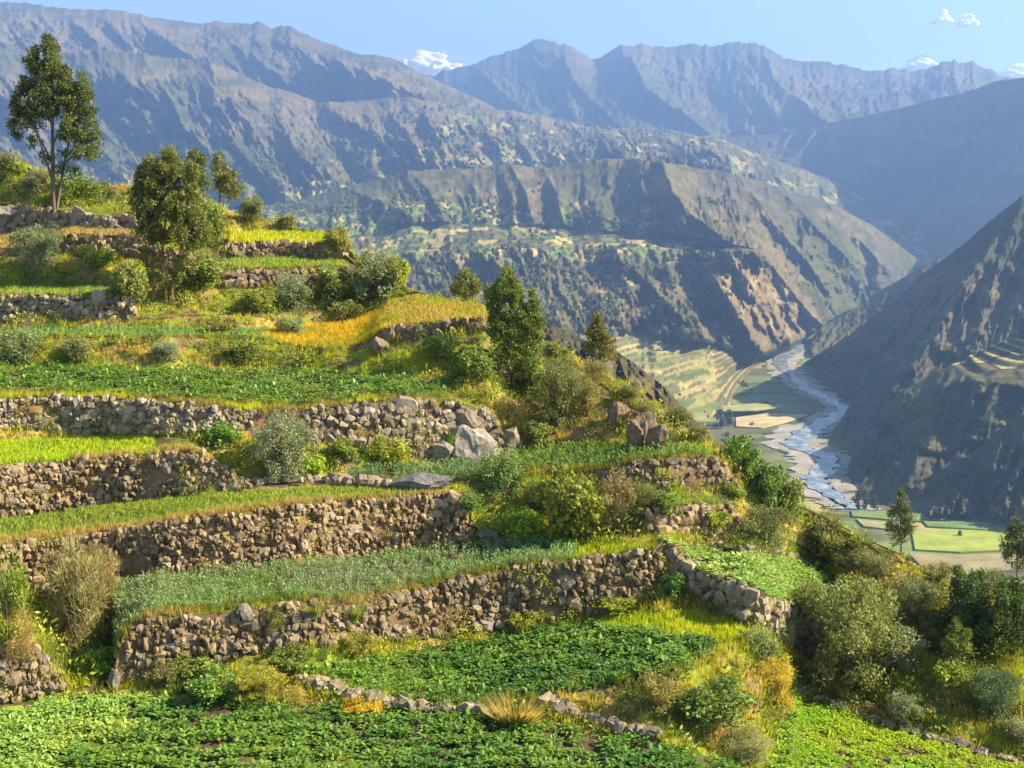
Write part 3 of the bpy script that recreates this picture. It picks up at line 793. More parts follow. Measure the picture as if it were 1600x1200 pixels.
AC = np.concatenate([GC[0][None], GC, np.repeat(GC[-1][None], len(back_rows), 0)])
# open the sides of the sheet down to the valley so that no edge floats
ALL = ALL[:, ::2]; AC = AC[:, ::2]
link('hillside', mesh_from('hillside', ALL.reshape(-1, 3), grid_faces(ALL.shape[0], ALL.shape[1]), M_GROUND, False, AC.reshape(-1, 3)), kind='structure')
SHO = np.stack(back_rows)


def locate(px, py):
    """point on the hillside seen at this pixel (or just behind the skyline)"""
    c = np.clip((px + 150) / 3.0, 0, NC - 1.001); i = int(c); f = c - i
    colP = GP[:, i] * (1 - f) + GP[:, i + 1] * f
    _, yy = project(colP)
    yy = np.minimum.accumulate(yy)
    py = min(max(py, yy[-1]), yy[0])
    j = np.searchsorted(-yy, -py)
    j = min(max(j, 1), len(yy) - 1)
    t = (yy[j - 1] - py) / (yy[j - 1] - yy[j] + 1e-9)
    return colP[j - 1] * (1 - t) + colP[j] * t


def sample(k, dens, lo=-150, hi=1750, mask=None, v0=0.0, v1=1.0, maxn=60000):
    """random points on segment k, uniform per square metre"""
    r0, r1 = segrow[k]
    B = GP[r0:r1 + 1]
    a, b, c = B[:-1, :-1], B[:-1, 1:], B[1:, :-1]
    nrm = np.cross(b - a, c - a); ar = np.linalg.norm(nrm, axis=-1)
    nr = B.shape[0] - 1
    ca, cb = max(0, int((lo + 150) / 3)), min(NC - 1, int((hi + 150) / 3))
    W = np.zeros(ar.shape)
    ra, rb = int(nr * v0), max(int(math.ceil(nr * v1)), int(nr * v0) + 1)
    W[ra:rb, ca:cb] = ar[ra:rb, ca:cb]
    tot = W.sum()
    n = int(min(tot * dens, maxn))
    if n < 1: return np.zeros((0, 3)), np.zeros(0), np.zeros(0)
    idx = rng.choice(W.size, n, p=(W / tot).ravel())
    ii, jj = np.unravel_index(idx, W.shape)
    u = rng.random(n)[:, None]; v = rng.random(n)[:, None]
    P_ = B[ii, jj] * (1 - u) * (1 - v) + B[ii, jj + 1] * u * (1 - v) + B[ii + 1, jj] * (1 - u) * v + B[ii + 1, jj + 1] * u * v
    x, y = project(P_)
    if mask is not None:
        m = mask(x, y); P_, x, y = P_[m], x[m], y[m]
    return P_, x, y


# ------------------------------------------------------------------ plants: prototypes and scattering
def leaf(base, direc, up, length, width, fold=0.25):
    """a folded leaf: 4 vertices, 2 triangles"""
    direc = direc / np.linalg.norm(direc)
    side = np.cross(direc, up); side /= np.linalg.norm(side) + 1e-9
    nrm = np.cross(side, direc)
    m = base + direc * length * 0.5
    V = np.array([base, m + side * width * .5 + nrm * width * fold, base + direc * length, m - side * width * .5 + nrm * width * fold])
    return V, np.array([[0, 1, 2], [0, 2, 3]])


def join(parts):
    V = []; Fs = []; o = 0
    for v, f in parts:
        V.append(v); Fs.append(f + o); o += len(v)
    return np.concatenate(V), np.concatenate(Fs)


def rdir(zmin=-1, zmax=1):
    z = random.uniform(zmin, zmax); a = random.uniform(0, 2 * math.pi); r = math.sqrt(max(0, 1 - z * z))
    return np.array([r * math.cos(a), r * math.sin(a), z])


def proto_crop(n=26, r=0.26, h=0.32, ll=0.17, lw=0.12):
    ps = []
    for i in range(n):
        a = random.uniform(0, 6.283); q = r * math.sqrt(random.random())
        b = np.array([q * math.cos(a), q * math.sin(a), h * random.uniform(.35, 1) * (1 - 0.5 * (q / r) ** 2)])
        d = np.array([math.cos(a + random.uniform(-1, 1)), math.sin(a + random.uniform(-1, 1)), random.uniform(-.25, .6)])
        ps.append(leaf(b, d, np.array([0, 0, 1.0]), ll * random.uniform(.7, 1.3), lw * random.uniform(.7, 1.3), random.uniform(-.2, .35)))
    return join(ps)


def proto_grass(n=9, h=0.3, r=0.1, w=0.02, lean=0.5):
    ps = []
    for i in range(n):
        a = random.uniform(0, 6.283); q = r * random.random()
        b = np.array([q * math.cos(a), q * math.sin(a), 0])
        d = np.array([math.cos(a) * lean * random.random(), math.sin(a) * lean * random.random(), 1.0]); hh = h * random.uniform(.6, 1.2)
        s = np.array([-math.sin(a + 1), math.cos(a + 1), 0]) * w
        tip = b + d * hh; tip[2] -= lean * hh * .2
        ps.append((np.array([b - s, b + s, tip]), np.array([[0, 1, 2]])))
    return join(ps)


def proto_upright(n=22, h=0.5, r=0.16, ll=0.16, lw=0.045):
    ps = []
    for i in range(n):
        a = random.uniform(0, 6.283); q = r * math.sqrt(random.random())
        b = np.array([q * math.cos(a), q * math.sin(a), h * random.uniform(.15, .9)])
        d = np.array([math.cos(a + random.uniform(-1, 1)), math.sin(a + random.uniform(-1, 1)), random.uniform(.3, 1.4)])
        ps.append(leaf(b, d, np.array([0, 0, 1.0]) + rdir() * .3, ll * random.uniform(.7, 1.4), lw * random.uniform(.7, 1.3), .1))
    return join(ps)


def proto_scrub(n=46, r=0.4, h=0.5, ll=0.11, lw=0.06):
    ps = []
    for i in range(n):
        d = rdir(-.15, 1); q = random.uniform(.45, 1.0)
        b = d * np.array([r, r, h]) * q
        o = d * .6 + rdir() * .8
        ps.append(leaf(b, o, d + rdir() * .6, ll * random.uniform(.7, 1.5), lw * random.uniform(.7, 1.3), .1))
    return join(ps)


PR_CROP = [proto_crop() for _ in range(5)]
PR_GRASS = [proto_grass() for _ in range(5)]
PR_TALL = [proto_grass(12, 0.55, 0.14, 0.022, 0.7) for _ in range(4)]
PR_SHORT = [proto_grass(10, 0.16, 0.10, 0.018, 0.5) for _ in range(4)]
PR_UP = [proto_upright() for _ in range(5)]
PR_SCRUB = [proto_scrub() for _ in range(6)]
PR_LEAFY = [proto_crop(16, 0.24, 0.30, 0.26, 0.17) for _ in range(4)]


def scatter(protos, pos, scale, tint, flat=1.0):
    """replicate prototypes; tint (N,3). returns V, F, C"""
    N = len(pos)
    which = rng.integers(0, len(protos), N)
    yaw = rng.random(N) * 6.283
    scale = np.broadcast_to(scale, N)
    Vs, Fs, Cs = [], [], []; off = 0
    for w, (pv, pf) in enumerate(protos):
        m = which == w
        if not m.any(): continue
        c, s = np.cos(yaw[m])[:, None], np.sin(yaw[m])[:, None]
        x = pv[None, :, 0] * c - pv[None, :, 1] * s; y = pv[None, :, 0] * s + pv[None, :, 1] * c
        z = np.broadcast_to(pv[None, :, 2] * flat, x.shape)
        V = np.stack([x, y, z], -1) * scale[m][:, None, None] + pos[m][:, None, :]
        n = m.sum(); k = len(pv)
        F_ = pf[None] + (np.arange(n) * k)[:, None, None] + off
        lv = 0.8 + 0.4 * rng.random((n, len(pf)))           # leaf by leaf
        vc = np.ones((n, k))
        vc[:, pf[:, 0]] = lv; vc[:, pf[:, 1]] = lv; vc[:, pf[:, 2]] = lv
        C = np.broadcast_to(tint[m][:, None, :], V.shape) * vc[..., None]
        Vs.append(V.reshape(-1, 3)); Fs.append(F_.reshape(-1, 3)); Cs.append(C.reshape(-1, 3)); off += n * k
    return np.concatenate(Vs), np.concatenate(Fs), np.concatenate(Cs)


def merge(lst):
    V, F_, C = [], [], []; o = 0
    for v, f, c in lst:
        V.append(v); F_.append(f + o); C.append(c); o += len(v)
    return np.concatenate(V), np.concatenate(F_), np.concatenate(C)


def tints(pos, base, alt, seed, scale=2.0, jitter=0.18):
    n = fbm(pos[:, 0] / scale, pos[:, 1] / scale, seed, 3)
    c = mixc(np.array(base), np.array(alt), sstep(0.38, 0.62, n))
    return c * (1 + jitter * (rng.random((len(pos), 1)) * 2 - 1))


def rows_mask(pos, period, cut=-0.35, along=0.0):
    ph = (pos[:, 1] + along * pos[:, 0]) / period * 6.283 + (fbm(pos[:, 0] / 5, pos[:, 1] / 5, 777, 2) - .5) * 3
    return np.sin(ph) > cut


POTATO = ((0.085, 0.19, 0.025), (0.15, 0.265, 0.03)); LIME = ((0.46, 0.52, 0.02), (0.36, 0.48, 0.015)); GREYG = ((0.21, 0.30, 0.12), (0.18, 0.31, 0.085))
FRESH = ((0.23, 0.33, 0.04), (0.28, 0.35, 0.045)); MIDG = ((0.13, 0.235, 0.03), (0.175, 0.275, 0.035)); STRAW = ((0.46, 0.34, 0.11), (0.38, 0.29, 0.08))
PALEG = ((0.25, 0.40, 0.07), (0.32, 0.44, 0.10)); YELF = ((0.62, 0.44, 0.02), (0.40, 0.36, 0.02))


def field(k, lo, hi, protos, dens, scale, cols, label, mask=None, period=0.0, along=0.0, cut=-.35, flat=1.0, v0=0, v1=1, extra=None, cat='crop field', name='crop_field'):
    pos, x, y = sample(k, dens, lo, hi, mask, v0, v1)
    if period:
        m = rows_mask(pos, period, cut, along); pos = pos[m]
    t = tints(pos, cols[0], cols[1], 600 + k + int(lo))
    sets = [scatter(protos, pos - [0, 0, 0.02], scale * (0.75 + 0.5 * rng.random(len(pos))), t, flat)]
    if extra: sets += extra
    V, F_, C = merge(sets)
    link(name, mesh_from(name, V, F_, M_CROP, False, C), label=label, cat=cat, kind='stuff')


left_line = lambda x, y: x < 262 - 1.9 * (y - 1105) + 20 * np.sin(y / 9)
field(0, -150, 1178, PR_CROP, 16, 0.85, POTATO, 'dark green potato field filling the foreground', mask=lambda x, y: ~left_line(x, y), period=0.85, cut=-.25)
field(0, -150, 300, PR_CROP, 16, 0.8, ((0.25, 0.40, 0.07), (0.32, 0.43, 0.07)), 'lighter green crop in the bottom left corner', mask=left_line)
field(0, 1186, 1750, PR_CROP, 26, 0.5, ((0.24, 0.42, 0.02), (0.32, 0.44, 0.02)), 'bright green sloping field in the bottom right corner')
dark2 = lambda x, y: (x < 1112 - 0.5 * np.abs(y - 1010)) & (y > 974 + np.maximum(0, x - 900) * 0.13 + 4 * np.sin(x / 15))
field(2, 468, 1180, PR_CROP, 19, 0.85, POTATO, 'dark green potato field behind the foreground stone edging', mask=dark2, period=0.8, cut=-.55)
field(2, 468, 1180, PR_SHORT, 90, 1.2, LIME, 'lime green grass margin rounding the dark potato field', mask=lambda x, y: ~dark2(x, y), cat='grass', name='grass')
field(5, 182, 905, PR_UP, 30, 0.55, GREYG, 'grey green bean field above the long curved wall', v0=0.12)
field(5, 860, 1026, PR_SHORT, 60, 1.0, LIME, 'lime grass at the right tip of the bean field', v0=0.05, mask=lambda x, y: x > 905 - rng.random(x.shape) * 40, cat='grass', name='grass')
field(5, 1040, 1300, PR_LEAFY, 26, 0.58, PALEG, 'pale broad leaved crop behind the slanting shaded wall', v0=0.02)
field(8, -150, 660, PR_SHORT, 90, 0.9, FRESH, 'fresh green cereal strip above the tallest wall', v0=0.12)
field(8, 1012, 1146, PR_SHORT, 60, 1.0, FRESH, 'thin green ledge between the two right hand walls')
field(11, -150, 240, PR_SHORT, 90, 0.9, ((0.40, 0.50, 0.015), (0.32, 0.46, 0.015)), 'bright lime field at the left edge', v0=0.1)
field(11, 545, 770, PR_UP, 26, 0.7, ((0.15, 0.25, 0.09), (0.16, 0.27, 0.08)), 'narrow grey green strip under the boulder wall', v0=0.1)
field(11, 765, 1118, PR_UP, 24, 0.7, MIDG, 'green field on the shoulder above the river bend', v0=0.06)
field(14, -150, 700, PR_CROP, 13, 0.9, MIDG, 'long mid green field crossing the left half', v0=0.16, period=0.9, cut=-.25)
field(17, -150, 425, PR_SHORT, 40, 1.5, ((0.16, 0.30, 0.07), (0.19, 0.32, 0.07)), 'thin blue green strip left of the yellow flowers')
field(17, 370, 612, PR_TALL, 50, 0.5, YELF, 'golden yellow flowering patch at a terrace end', mask=lambda x, y: (x > 405 + 50 * (fbm(x / 9, y / 4, 881, 2) - .5)) & (x < 592 + 36 * (fbm(x / 9, y / 5, 882, 2) - .5)))
field(17, 580, 766, PR_SHORT, 60, 1.0, ((0.46, 0.36, 0.06), (0.40, 0.38, 0.04)), 'dry yellow field left of the middle tree')
field(20, -150, 206, PR_SHORT, 40, 1.4, FRESH, 'thin green ledge above the upper left wall')
field(23, 298, 545, PR_SHORT, 40, 1.4, FRESH, 'small green strip below the highest lime field')
field(23, -150, 225, PR_SHORT, 30, 1.2, STRAW, 'dry grassy ledge between the two highest left walls', cat='grass', name='grass')
field(25, 362, 515, PR_SHORT, 40, 1.5, ((0.48, 0.50, 0.015), (0.42, 0.48, 0.015)), 'small bright lime field highest on the slope')

# wild grass and low scrub of the banks
banks = [k for k, t in enumerate(TYPES) if t == 'B']
GR = []; SCB = []
for k in banks:
    near = k <= 6
    pos, x, y = sample(k, 34 if near else 20, maxn=34000)
    t = mixc(np.array([0.42, 0.46, 0.022]), np.array([0.52, 0.40, 0.08]), .85 * sstep(0.50, 0.70, fbm(pos[:, 0] / 3.5, pos[:, 1] / 3.5 + pos[:, 2] / 3, 700, 3)))
    t = mixc(t, np.array([0.15, 0.23, 0.03]), sstep(0.5, 0.62, fbm(pos[:, 0] / 2, pos[:, 1] / 2 + pos[:, 2] / 2, 701, 3)))
    t *= 1 + 0.25 * (rng.random((len(pos), 1)) * 2 - 1)
    GR.append(scatter(PR_TALL + PR_GRASS, pos - [0, 0, .03], 0.45 + 0.5 * rng.random(len(pos)), t))
    pos, x, y = sample(k, 5.5 if near else 4.2, maxn=12000)
    m = fbm(pos[:, 0] / 2.6, pos[:, 1] / 2.6 + pos[:, 2] / 2.6, 705, 3) > 0.40
    pos = pos[m]
    if len(pos):
        t = mixc(np.array([0.19, 0.26, 0.04]), np.array([0.42, 0.44, 0.02]), rng.random(len(pos))); t = mixc(t, np.array([0.25, 0.21, 0.08]), (rng.random(len(pos)) > .84) * 1.0); t = mixc(t, np.array([0.085, 0.13, 0.03]), (fbm(pos[:, 0] / 1.4, pos[:, 1] / 1.4 + pos[:, 2] / 1.4, 733, 2) > .55) * .9)
        SCB.append(scatter(PR_SCRUB, pos, 0.45 + 1.15 * rng.random(len(pos)) ** 2, t))
# rims of the terraces and tufts rooted in the walls
for k, lo, hi, c0, c1_, dens in [(8, -150, 735, STRAW[0], STRAW[1], 90), (14, -150, 730, LIME[0], (0.30, 0.25, 0.05), 70), (5, 185, 1030, (0.20, 0.24, 0.03), STRAW[1], 60), (11, -150, 300, STRAW[0], LIME[1], 60), (11, 235, 330, STRAW[0], STRAW[1], 60),
                                 (11, 760, 1120, LIME[0], STRAW[1], 50), (17, -150, 430, STRAW[0], YELF[1], 40), (2, 470, 1180, LIME[1], STRAW[1], 40), (23, 298, 545, STRAW[0], LIME[0], 30), (25, 360, 515, LIME[0], STRAW[0], 30), (20, -150, 206, STRAW[0], LIME[0], 30)]:
    pos, x, y = sample(k, dens, lo, hi, v0=0.0, v1=0.16)
    GR.append(scatter(PR_GRASS, pos - [0, 0, .03], 0.5 + 0.5 * rng.random(len(pos)), tints(pos, c0, c1_, 800 + k, 1.5)))
for k in [k for k, t in enumerate(TYPES) if t == 'W']:
    pos, x, y = sample(k, 12.0)
    if not len(pos): continue
    m = fbm(pos[:, 0] / 1.3, pos[:, 2] / 0.9, 820 + k, 3) > (0.50 if k in (7, 10, 13) else 0.40)
    pos = pos[m]
    if len(pos):
        GR.append(scatter(PR_GRASS + PR_SCRUB[:2], pos + [0, -.08, 0], 0.35 + 0.45 * rng.random(len(pos)), tints(pos, (0.32, 0.37, 0.02), (0.38, 0.28, 0.07), 830, 1.0, .3)))
V, F_, C = merge(GR)
link('grass', mesh_from('grass', V, F_, M_GRASS, False, C), label='yellow green and dry wild grass on the terrace banks', cat='grass', kind='stuff')
V, F_, C = merge(SCB)
link('ground_scrub', mesh_from('ground_scrub', V, F_, M_LEAF, False, C), label='low leafy scrub growing over the terrace banks', cat='scrub', kind='stuff')

# ------------------------------------------------------------------ stone walls
import bmesh


def stone_proto(seed):
    bm = bmesh.new()
    bmesh.ops.create_cube(bm, size=1.0)
    bmesh.ops.subdivide_edges(bm, edges=bm.edges[:], cuts=1, use_grid_fill=True)
    r = random.Random(seed)
    for v in bm.verts:
        c = v.co
        ln = max(abs(c.x), abs(c.y), abs(c.z))
        sph = c.normalized() * 0.62
        c2 = c.lerp(sph, 0.55)
        v.co = c2 + Vector((r.uniform(-1, 1), r.uniform(-1, 1), r.uniform(-1, 1))) * 0.13
    bmesh.ops.triangulate(bm, faces=bm.faces[:])
    V = np.array([v.co[:] for v in bm.verts]); F_ = np.array([[v.index for v in f.verts] for f in bm.faces])
    bm.free()
    return V, F_


SP_ = [stone_proto(i) for i in range(12)]
SP_ME = [mesh_from('stone', v, f, M_STONE, False) for v, f in SP_]
N_STONES = 0


def wall(k, lo, hi, sw, sh, label, tone=(0.30, 0.235, 0.165), nmax=300, cat='stone wall', grp='dry stone terrace walls', miss=0.05):
    global N_STONES
    A, B = curveP[k], curveP[k + 1]
    ca, cb = max(0, int((lo + 150) / 3)), min(NC - 1, int((hi + 150) / 3))
    A, B = A[ca:cb + 1], B[ca:cb + 1]
    seg = np.linalg.norm(np.diff((A + B)[:, :2] / 2, axis=0), axis=1)
    s = np.concatenate([[0], np.cumsum(seg)])
    H = np.linalg.norm(B - A, axis=1)
    st = []
    j = 0
    nmaxc = int(H.max() / sh) + 1
    for j in range(nmaxc):
        x = random.uniform(0, sw)
        while x < s[-1]:
            w = sw * random.choice([.6, .8, .9, 1, 1.1, 1.3, 1.6]) * random.uniform(.85, 1.15)
            xc = x + w / 2
            x += w * 0.97
            if xc > s[-1]: break
            h = np.interp(xc, s, H)
            hc = (j + 0.5 + random.uniform(-.22, .22)) * sh + 0.2 * sh * math.sin(xc * 1.7 + j)
            if hc > h - 0.15 * sh or random.random() < miss: continue
            if float(fbm(np.array([xc / 1.3]), np.array([hc / .7]), 955 + k, 3)[0]) > .76: continue
            big = 1.7 if random.random() < .07 + .12 * (j == 0) else 1.0
            i = np.searchsorted(s, xc) - 1; f = (xc - s[i]) / max(s[i + 1] - s[i], 1e-6)
            a = A[i] * (1 - f) + A[i + 1] * f; b = B[i] * (1 - f) + B[i + 1] * f
            p_ = a + (b - a) * (hc / h)
            tg = A[min(i + 3, len(A) - 1)] + B[min(i + 3, len(A) - 1)] - A[max(i - 3, 0)] - B[max(i - 3, 0)]
            yaw = math.atan2(tg[1], tg[0])
            yaw = max(-1.1, min(1.1, yaw))
            bul = (float(fbm(np.array([xc / 1.1]), np.array([hc / .8]), 911 + k, 2)[0]) - .5) * .3
            out = np.array([math.sin(yaw), -math.cos(yaw), 0])
            hh = sh * random.uniform(.9, 1.6)
            st.append((p_ + out * (0.0 + bul + random.uniform(-.09, .09)), yaw + random.uniform(-.25, .25), random.uniform(-.4, .4), random.uniform(-.6, .6), w * random.uniform(.8, 1.02) * big, random.uniform(.25, .42), hh * big, random.randrange(12)))
    if not st: return
    st.sort(key=lambda t: -t[4] * t[6])
    org = A[len(A) // 2].copy()
    root = link('stone_wall', None, label=label, cat=cat, group=grp, loc=org)
    root.empty_display_size = 0.3
    for t in st[:nmax]:
        o = bpy.data.objects.new('stone', SP_ME[t[7]]); COL.objects.link(o)
        o.parent = root; o.location = t[0] - org
        o.rotation_euler = (t[2], t[3], t[1]); o.scale = (t[4], t[5], t[6])
        g = random.uniform(.55, 1.3); wr = random.uniform(-.06, .06)
        grey = random.random() ** 3 * .7
        o.color = ((tone[0] * (1 - grey) + 0.24 * grey) * g * (1 + wr), (tone[1] * (1 - grey) + 0.21 * grey) * g, (tone[2] * (1 - grey) + 0.17 * grey) * g * (1 - wr), 1)
    N_STONES += min(nmax, len(st))
    if len(st) > nmax:
        Vs, Fs, Cs = [], [], []; off = 0
        for t in st[nmax:]:
            v, f = SP_[t[7]]
            cy, sy = math.cos(t[1]), math.sin(t[1])
            q = v * [t[4], t[5], t[6]]
            q = np.stack([q[:, 0] * cy - q[:, 1] * sy, q[:, 0] * sy + q[:, 1] * cy, q[:, 2]], -1) + t[0] - org
            g = random.uniform(.45, 1.25)
            Vs.append(q); Fs.append(f + off); Cs.append(np.tile(np.array(tone) * g, (len(v), 1))); off += len(v)
        link('small_stones', mesh_from('small_stones', np.concatenate(Vs), np.concatenate(Fs), M_STONEF, False, np.concatenate(Cs)), parent=root, kind='stuff')


BR = (0.245, 0.178, 0.095); GY = (0.25, 0.205, 0.135); DK = (0.195, 0.147, 0.082)
wall(4, -150, 104, .22, .19, 'dark rough stone wall at the lower left corner', DK)
wall(4, 192, 1026, .21, .175, 'long curved stone wall below the grey green bean field', DK, miss=.1)
wall(4, 1034, 1302, .34, .26, 'shaded grey wall slanting down under the pale leafy crop', GY)
wall(7, -150, 738, .19, .165, 'tallest brown stone wall, below the fresh cereal strip', BR)
wall(7, 1008, 1162, .27, .21, 'lower of the two short walls on the right shoulder', BR)
wall(10, -150, 394, .19, .16, 'brown stone wall under the bright lime field at left', BR)
wall(10, 972, 1152, .25, .2, 'upper of the two short walls below the shoulder field', DK)
wall(13, -150, 394, .25, .20, 'pale grey stone wall left of the big silvery shrub', GY)
wall(13, 470, 780, .30, .24, 'grey stone wall ending in the big boulder', GY)
wall(16, 600, 772, .36, .28, 'dark wall under the dry yellow field', DK)
wall(19, -150, 212, .30, .24, 'grey wall at the left edge under the thin green ledge', GY)
wall(22, 98, 232, .32, .26, 'lower of the two highest walls at far left', BR)
wall(22, 285, 552, .36, .28, 'low wall under the small green strip', DK)
wall(24, -150, 232, .38, .3, 'upper wall at far left behind the tall tree', GY)
wall(24, 350, 545, .38, .3, 'wall under the highest lime field', BR)

# stone edging along the front of the second potato field and the lower right field
def edging(pts, sz, label, n):
    org = locate(*pts[len(pts) // 2])
    root = link('stone_edging', None, label=label, cat='stone edging', loc=org, group='low stone edgings of the fields')
    pts = np.array(pts, float); L = np.concatenate([[0], np.cumsum(np.hypot(*np.diff(pts, axis=0).T))])
    for i in range(n):
        t = (i + random.uniform(.2, .8)) / n * L[-1]
        p_ = locate(np.interp(t, L, pts[:, 0]), np.interp(t, L, pts[:, 1]) + random.uniform(-2, 2))
        o = bpy.data.objects.new('stone', SP_ME[random.randrange(12)]); COL.objects.link(o); o.parent = root
        s = sz * random.uniform(.6, 1.35)
        o.location = Vector(p_ - org) + Vector((0, 0, s * .2)); o.rotation_euler = (random.uniform(-.4, .4), random.uniform(-.4, .4), random.uniform(0, 6.28))
        o.scale = (s * random.uniform(.9, 1.5), s * random.uniform(.8, 1.1), s * random.uniform(.6, 1.0))
        g = random.uniform(.7, 1.2); o.color = (.25 * g, .20 * g, .14 * g, 1)


edging([(470, 1064), (520, 1080), (580, 1096), (640, 1106), (700, 1112), (760, 1116)], .34, 'row of dark stones edging the second potato field', 46)
edging([(850, 1100), (900, 1118), (960, 1138), (1030, 1150)], .32, 'short broken row of stones right of the golden tussock', 22)
edging([(1240, 1078), (1290, 1096), (1340, 1114), (1400, 1136), (1470, 1160), (1590, 1192)], .28, 'thin stone line along the top of the bottom right field', 30)
edging([(400, 756), (460, 752), (540, 752), (610, 756)], .34, 'dark low stones behind the fresh cereal strip', 30)
edging([(1100, 852), (1150, 858), (1220, 868), (1290, 884)], .26, 'scattered stones behind the pale leafy crop', 18)

# ------------------------------------------------------------------ boulders
def boulder(px, py, w, h, label, seed, tone=(.28, .22, .16), lean=0.0):
    p_ = locate(px, py); m = p_[1] / F_PX
    bm = bmesh.new(); bmesh.ops.create_icosphere(bm, subdivisions=4, radius=0.5)
    V = np.array([v.co[:] for v in bm.verts]); F_ = np.array([[v.index for v in f.verts] for f in bm.faces]); bm.free()
    r = np.random.default_rng(seed)
    # facets: clip by random planes
    for i in range(16):
        d = r.normal(size=3); d /= np.linalg.norm(d); q = V @ d; lim = r.uniform(.24, .42)
        V = V - np.maximum(q - lim, 0)[:, None] * d
    V = V * (1 + 0.35 * (ridged(V[:, 0] * 5 + V[:, 1] * 3, V[:, 2] * 5, seed, 4) - .5))[:, None]
    V = V * [w * m * 1.25, min(w, h) * m * 1.1, h * m * 1.25]
    V[:, 0] += V[:, 2] * lean
    V[:, 2] += h * m * .30
    cc = np.tile(np.array(tone) * [.70, .76, .78], (len(V), 1)) * (.8 + .4 * fbm(V[:, 0] * 3, V[:, 2] * 3 + V[:, 1] * 2, seed, 4))[:, None]
    link('boulder', mesh_from('boulder', V, F_, M_STONEF, False, cc), label=label, cat='boulder', group='boulders among the terraces', loc=p_)


boulder(742, 722, 62, 76, 'large pale grey boulder at the end of the stone wall', 3, (.36, .30, .24))
boulder(797, 705, 30, 52, 'upright brown boulder right of the large pale one', 4, (.32, .24, .16))
boulder(690, 720, 36, 38, 'squat grey boulder left of the large pale one', 5, (.33, .28, .22))
boulder(658, 764, 92, 34, 'dark grey slab of rock behind the cereal strip', 6, (.20, .18, .165), .3)
boulder(760, 842, 36, 26, 'grey rock in the gap right of the tallest wall', 7, (.25, .22, .19))
boulder(12, 350, 46, 38, 'pale boulder at the left edge below the skyline', 8, (.36, .30, .23))
boulder(596, 552, 26, 30, 'brown rock at the right end of the yellow flowers', 14, (.24, .17, .11))
boulder(178, 1078, 20, 50, 'upright dark stone at the left end of the curved wall', 11, (.21, .18, .15))
boulder(1000, 704, 40, 66, 'ribbed brown outcrop above the shoulder field', 9, (.24, .165, .095), .2)
boulder(1024, 706, 30, 52, 'narrow brown outcrop right beside the ribbed one', 10, (.21, .145, .085), .25)
boulder(966, 664, 34, 44, 'reddish outcrop right of the olive tree-like shrub', 12, (.23, .155, .09), .3)
boulder(730, 665, 40, 40, 'tan rock below the right tip of the long field', 13, (.33, .26, .18))

# ------------------------------------------------------------------ shrubs
def foliage(clumps, per, ll, lw, seed, up=0.0, inward=0.55):
    """leaves through ellipsoid clumps. clumps (n,6): centre, radii"""
    r = np.random.default_rng(seed)
    Vs = []; Cs = []
    for c in clumps:
        c = np.array(c); n = int(per * c[6]) if len(c) > 6 else per
        d = r.normal(size=(n, 3)); d /= np.linalg.norm(d, axis=1)[:, None]
        q = inward + (1 - inward) * r.random(n) ** .6
        q *= 1 + .25 * (r.random(n) - .5)
        pos = c[:3] + d * c[3:6] * q[:, None]
        dr = d * .5 + r.normal(size=(n, 3)) * .6 + [0, 0, up]
        dr /= np.linalg.norm(dr, axis=1)[:, None]
        sd = np.cross(dr, d + r.normal(size=(n, 3)) * .5); sd /= np.linalg.norm(sd, axis=1)[:, None] + 1e-9
        L = ll * (.6 + .8 * r.random(n))[:, None]; W = lw * (.6 + .8 * r.random(n))[:, None]
        mid_ = pos + dr * L * .5
        V = np.stack([pos, mid_ + sd * W * .5, pos + dr * L, mid_ - sd * W * .5], 1)
        Vs.append(V.reshape(-1, 3))
        cv = (.78 + .44 * r.random(n)) * r.uniform(.68, 1.3)
        Cs.append(np.repeat(cv, 4))
    V = np.concatenate(Vs); C = np.concatenate(Cs)
    F_ = np.arange(len(V)).reshape(-1, 4)
    return V, F_, C


def tube(pts, rad, seg=6):
    pts = np.array(pts, float); V = []
    for i, p_ in enumerate(pts):
        d = pts[min(i + 1, len(pts) - 1)] - pts[max(i - 1, 0)]; d /= np.linalg.norm(d) + 1e-9
        a = np.cross(d, [0.3, 1, 0.1]); a /= np.linalg.norm(a) + 1e-9; b = np.cross(d, a)
        for j in range(seg):
            t = 2 * math.pi * j / seg
            V.append(p_ + (a * math.cos(t) + b * math.sin(t)) * rad[i])
    F_ = []
    for i in range(len(pts) - 1):
        for j in range(seg):
            k = (j + 1) % seg
            F_.append((i * seg + j, i * seg + k, (i + 1) * seg + k, (i + 1) * seg + j))
    return np.array(V), np.array(F_)


def dome_clumps(n, r, seed, low=0.1, lift=0.0):
    q = np.random.default_rng(seed); out = []
    lobes = q.normal(size=(6, 3)); lobes[:, 2] = np.abs(lobes[:, 2]) * .8; lobes /= np.linalg.norm(lobes, axis=1)[:, None]
    for i in range(n):
        d = q.normal(size=3); d[2] = d[2] * .9 + .12; d /= np.linalg.norm(d)
        s = q.uniform(.45, 1.0) * (.82 + .38 * max(0, float((lobes @ d).max())) ** 6)
        rr = r * q.uniform(.7, 1.4)
        out.append((d[0] * .40 * s, d[1] * .40 * s, max(rr * .6, .50 + lift + d[2] * .40 * s - low * .2), rr, rr, rr * q.uniform(.8, 1.1)))
    for i in range(n // 4):
        a = q.uniform(0, 6.283); rr = r * q.uniform(.7, 1.2); t_ = q.uniform(.15, .36)
        out.append((math.cos(a) * t_, math.sin(a) * t_, q.uniform(.05, .24), rr, rr, rr))
    return out


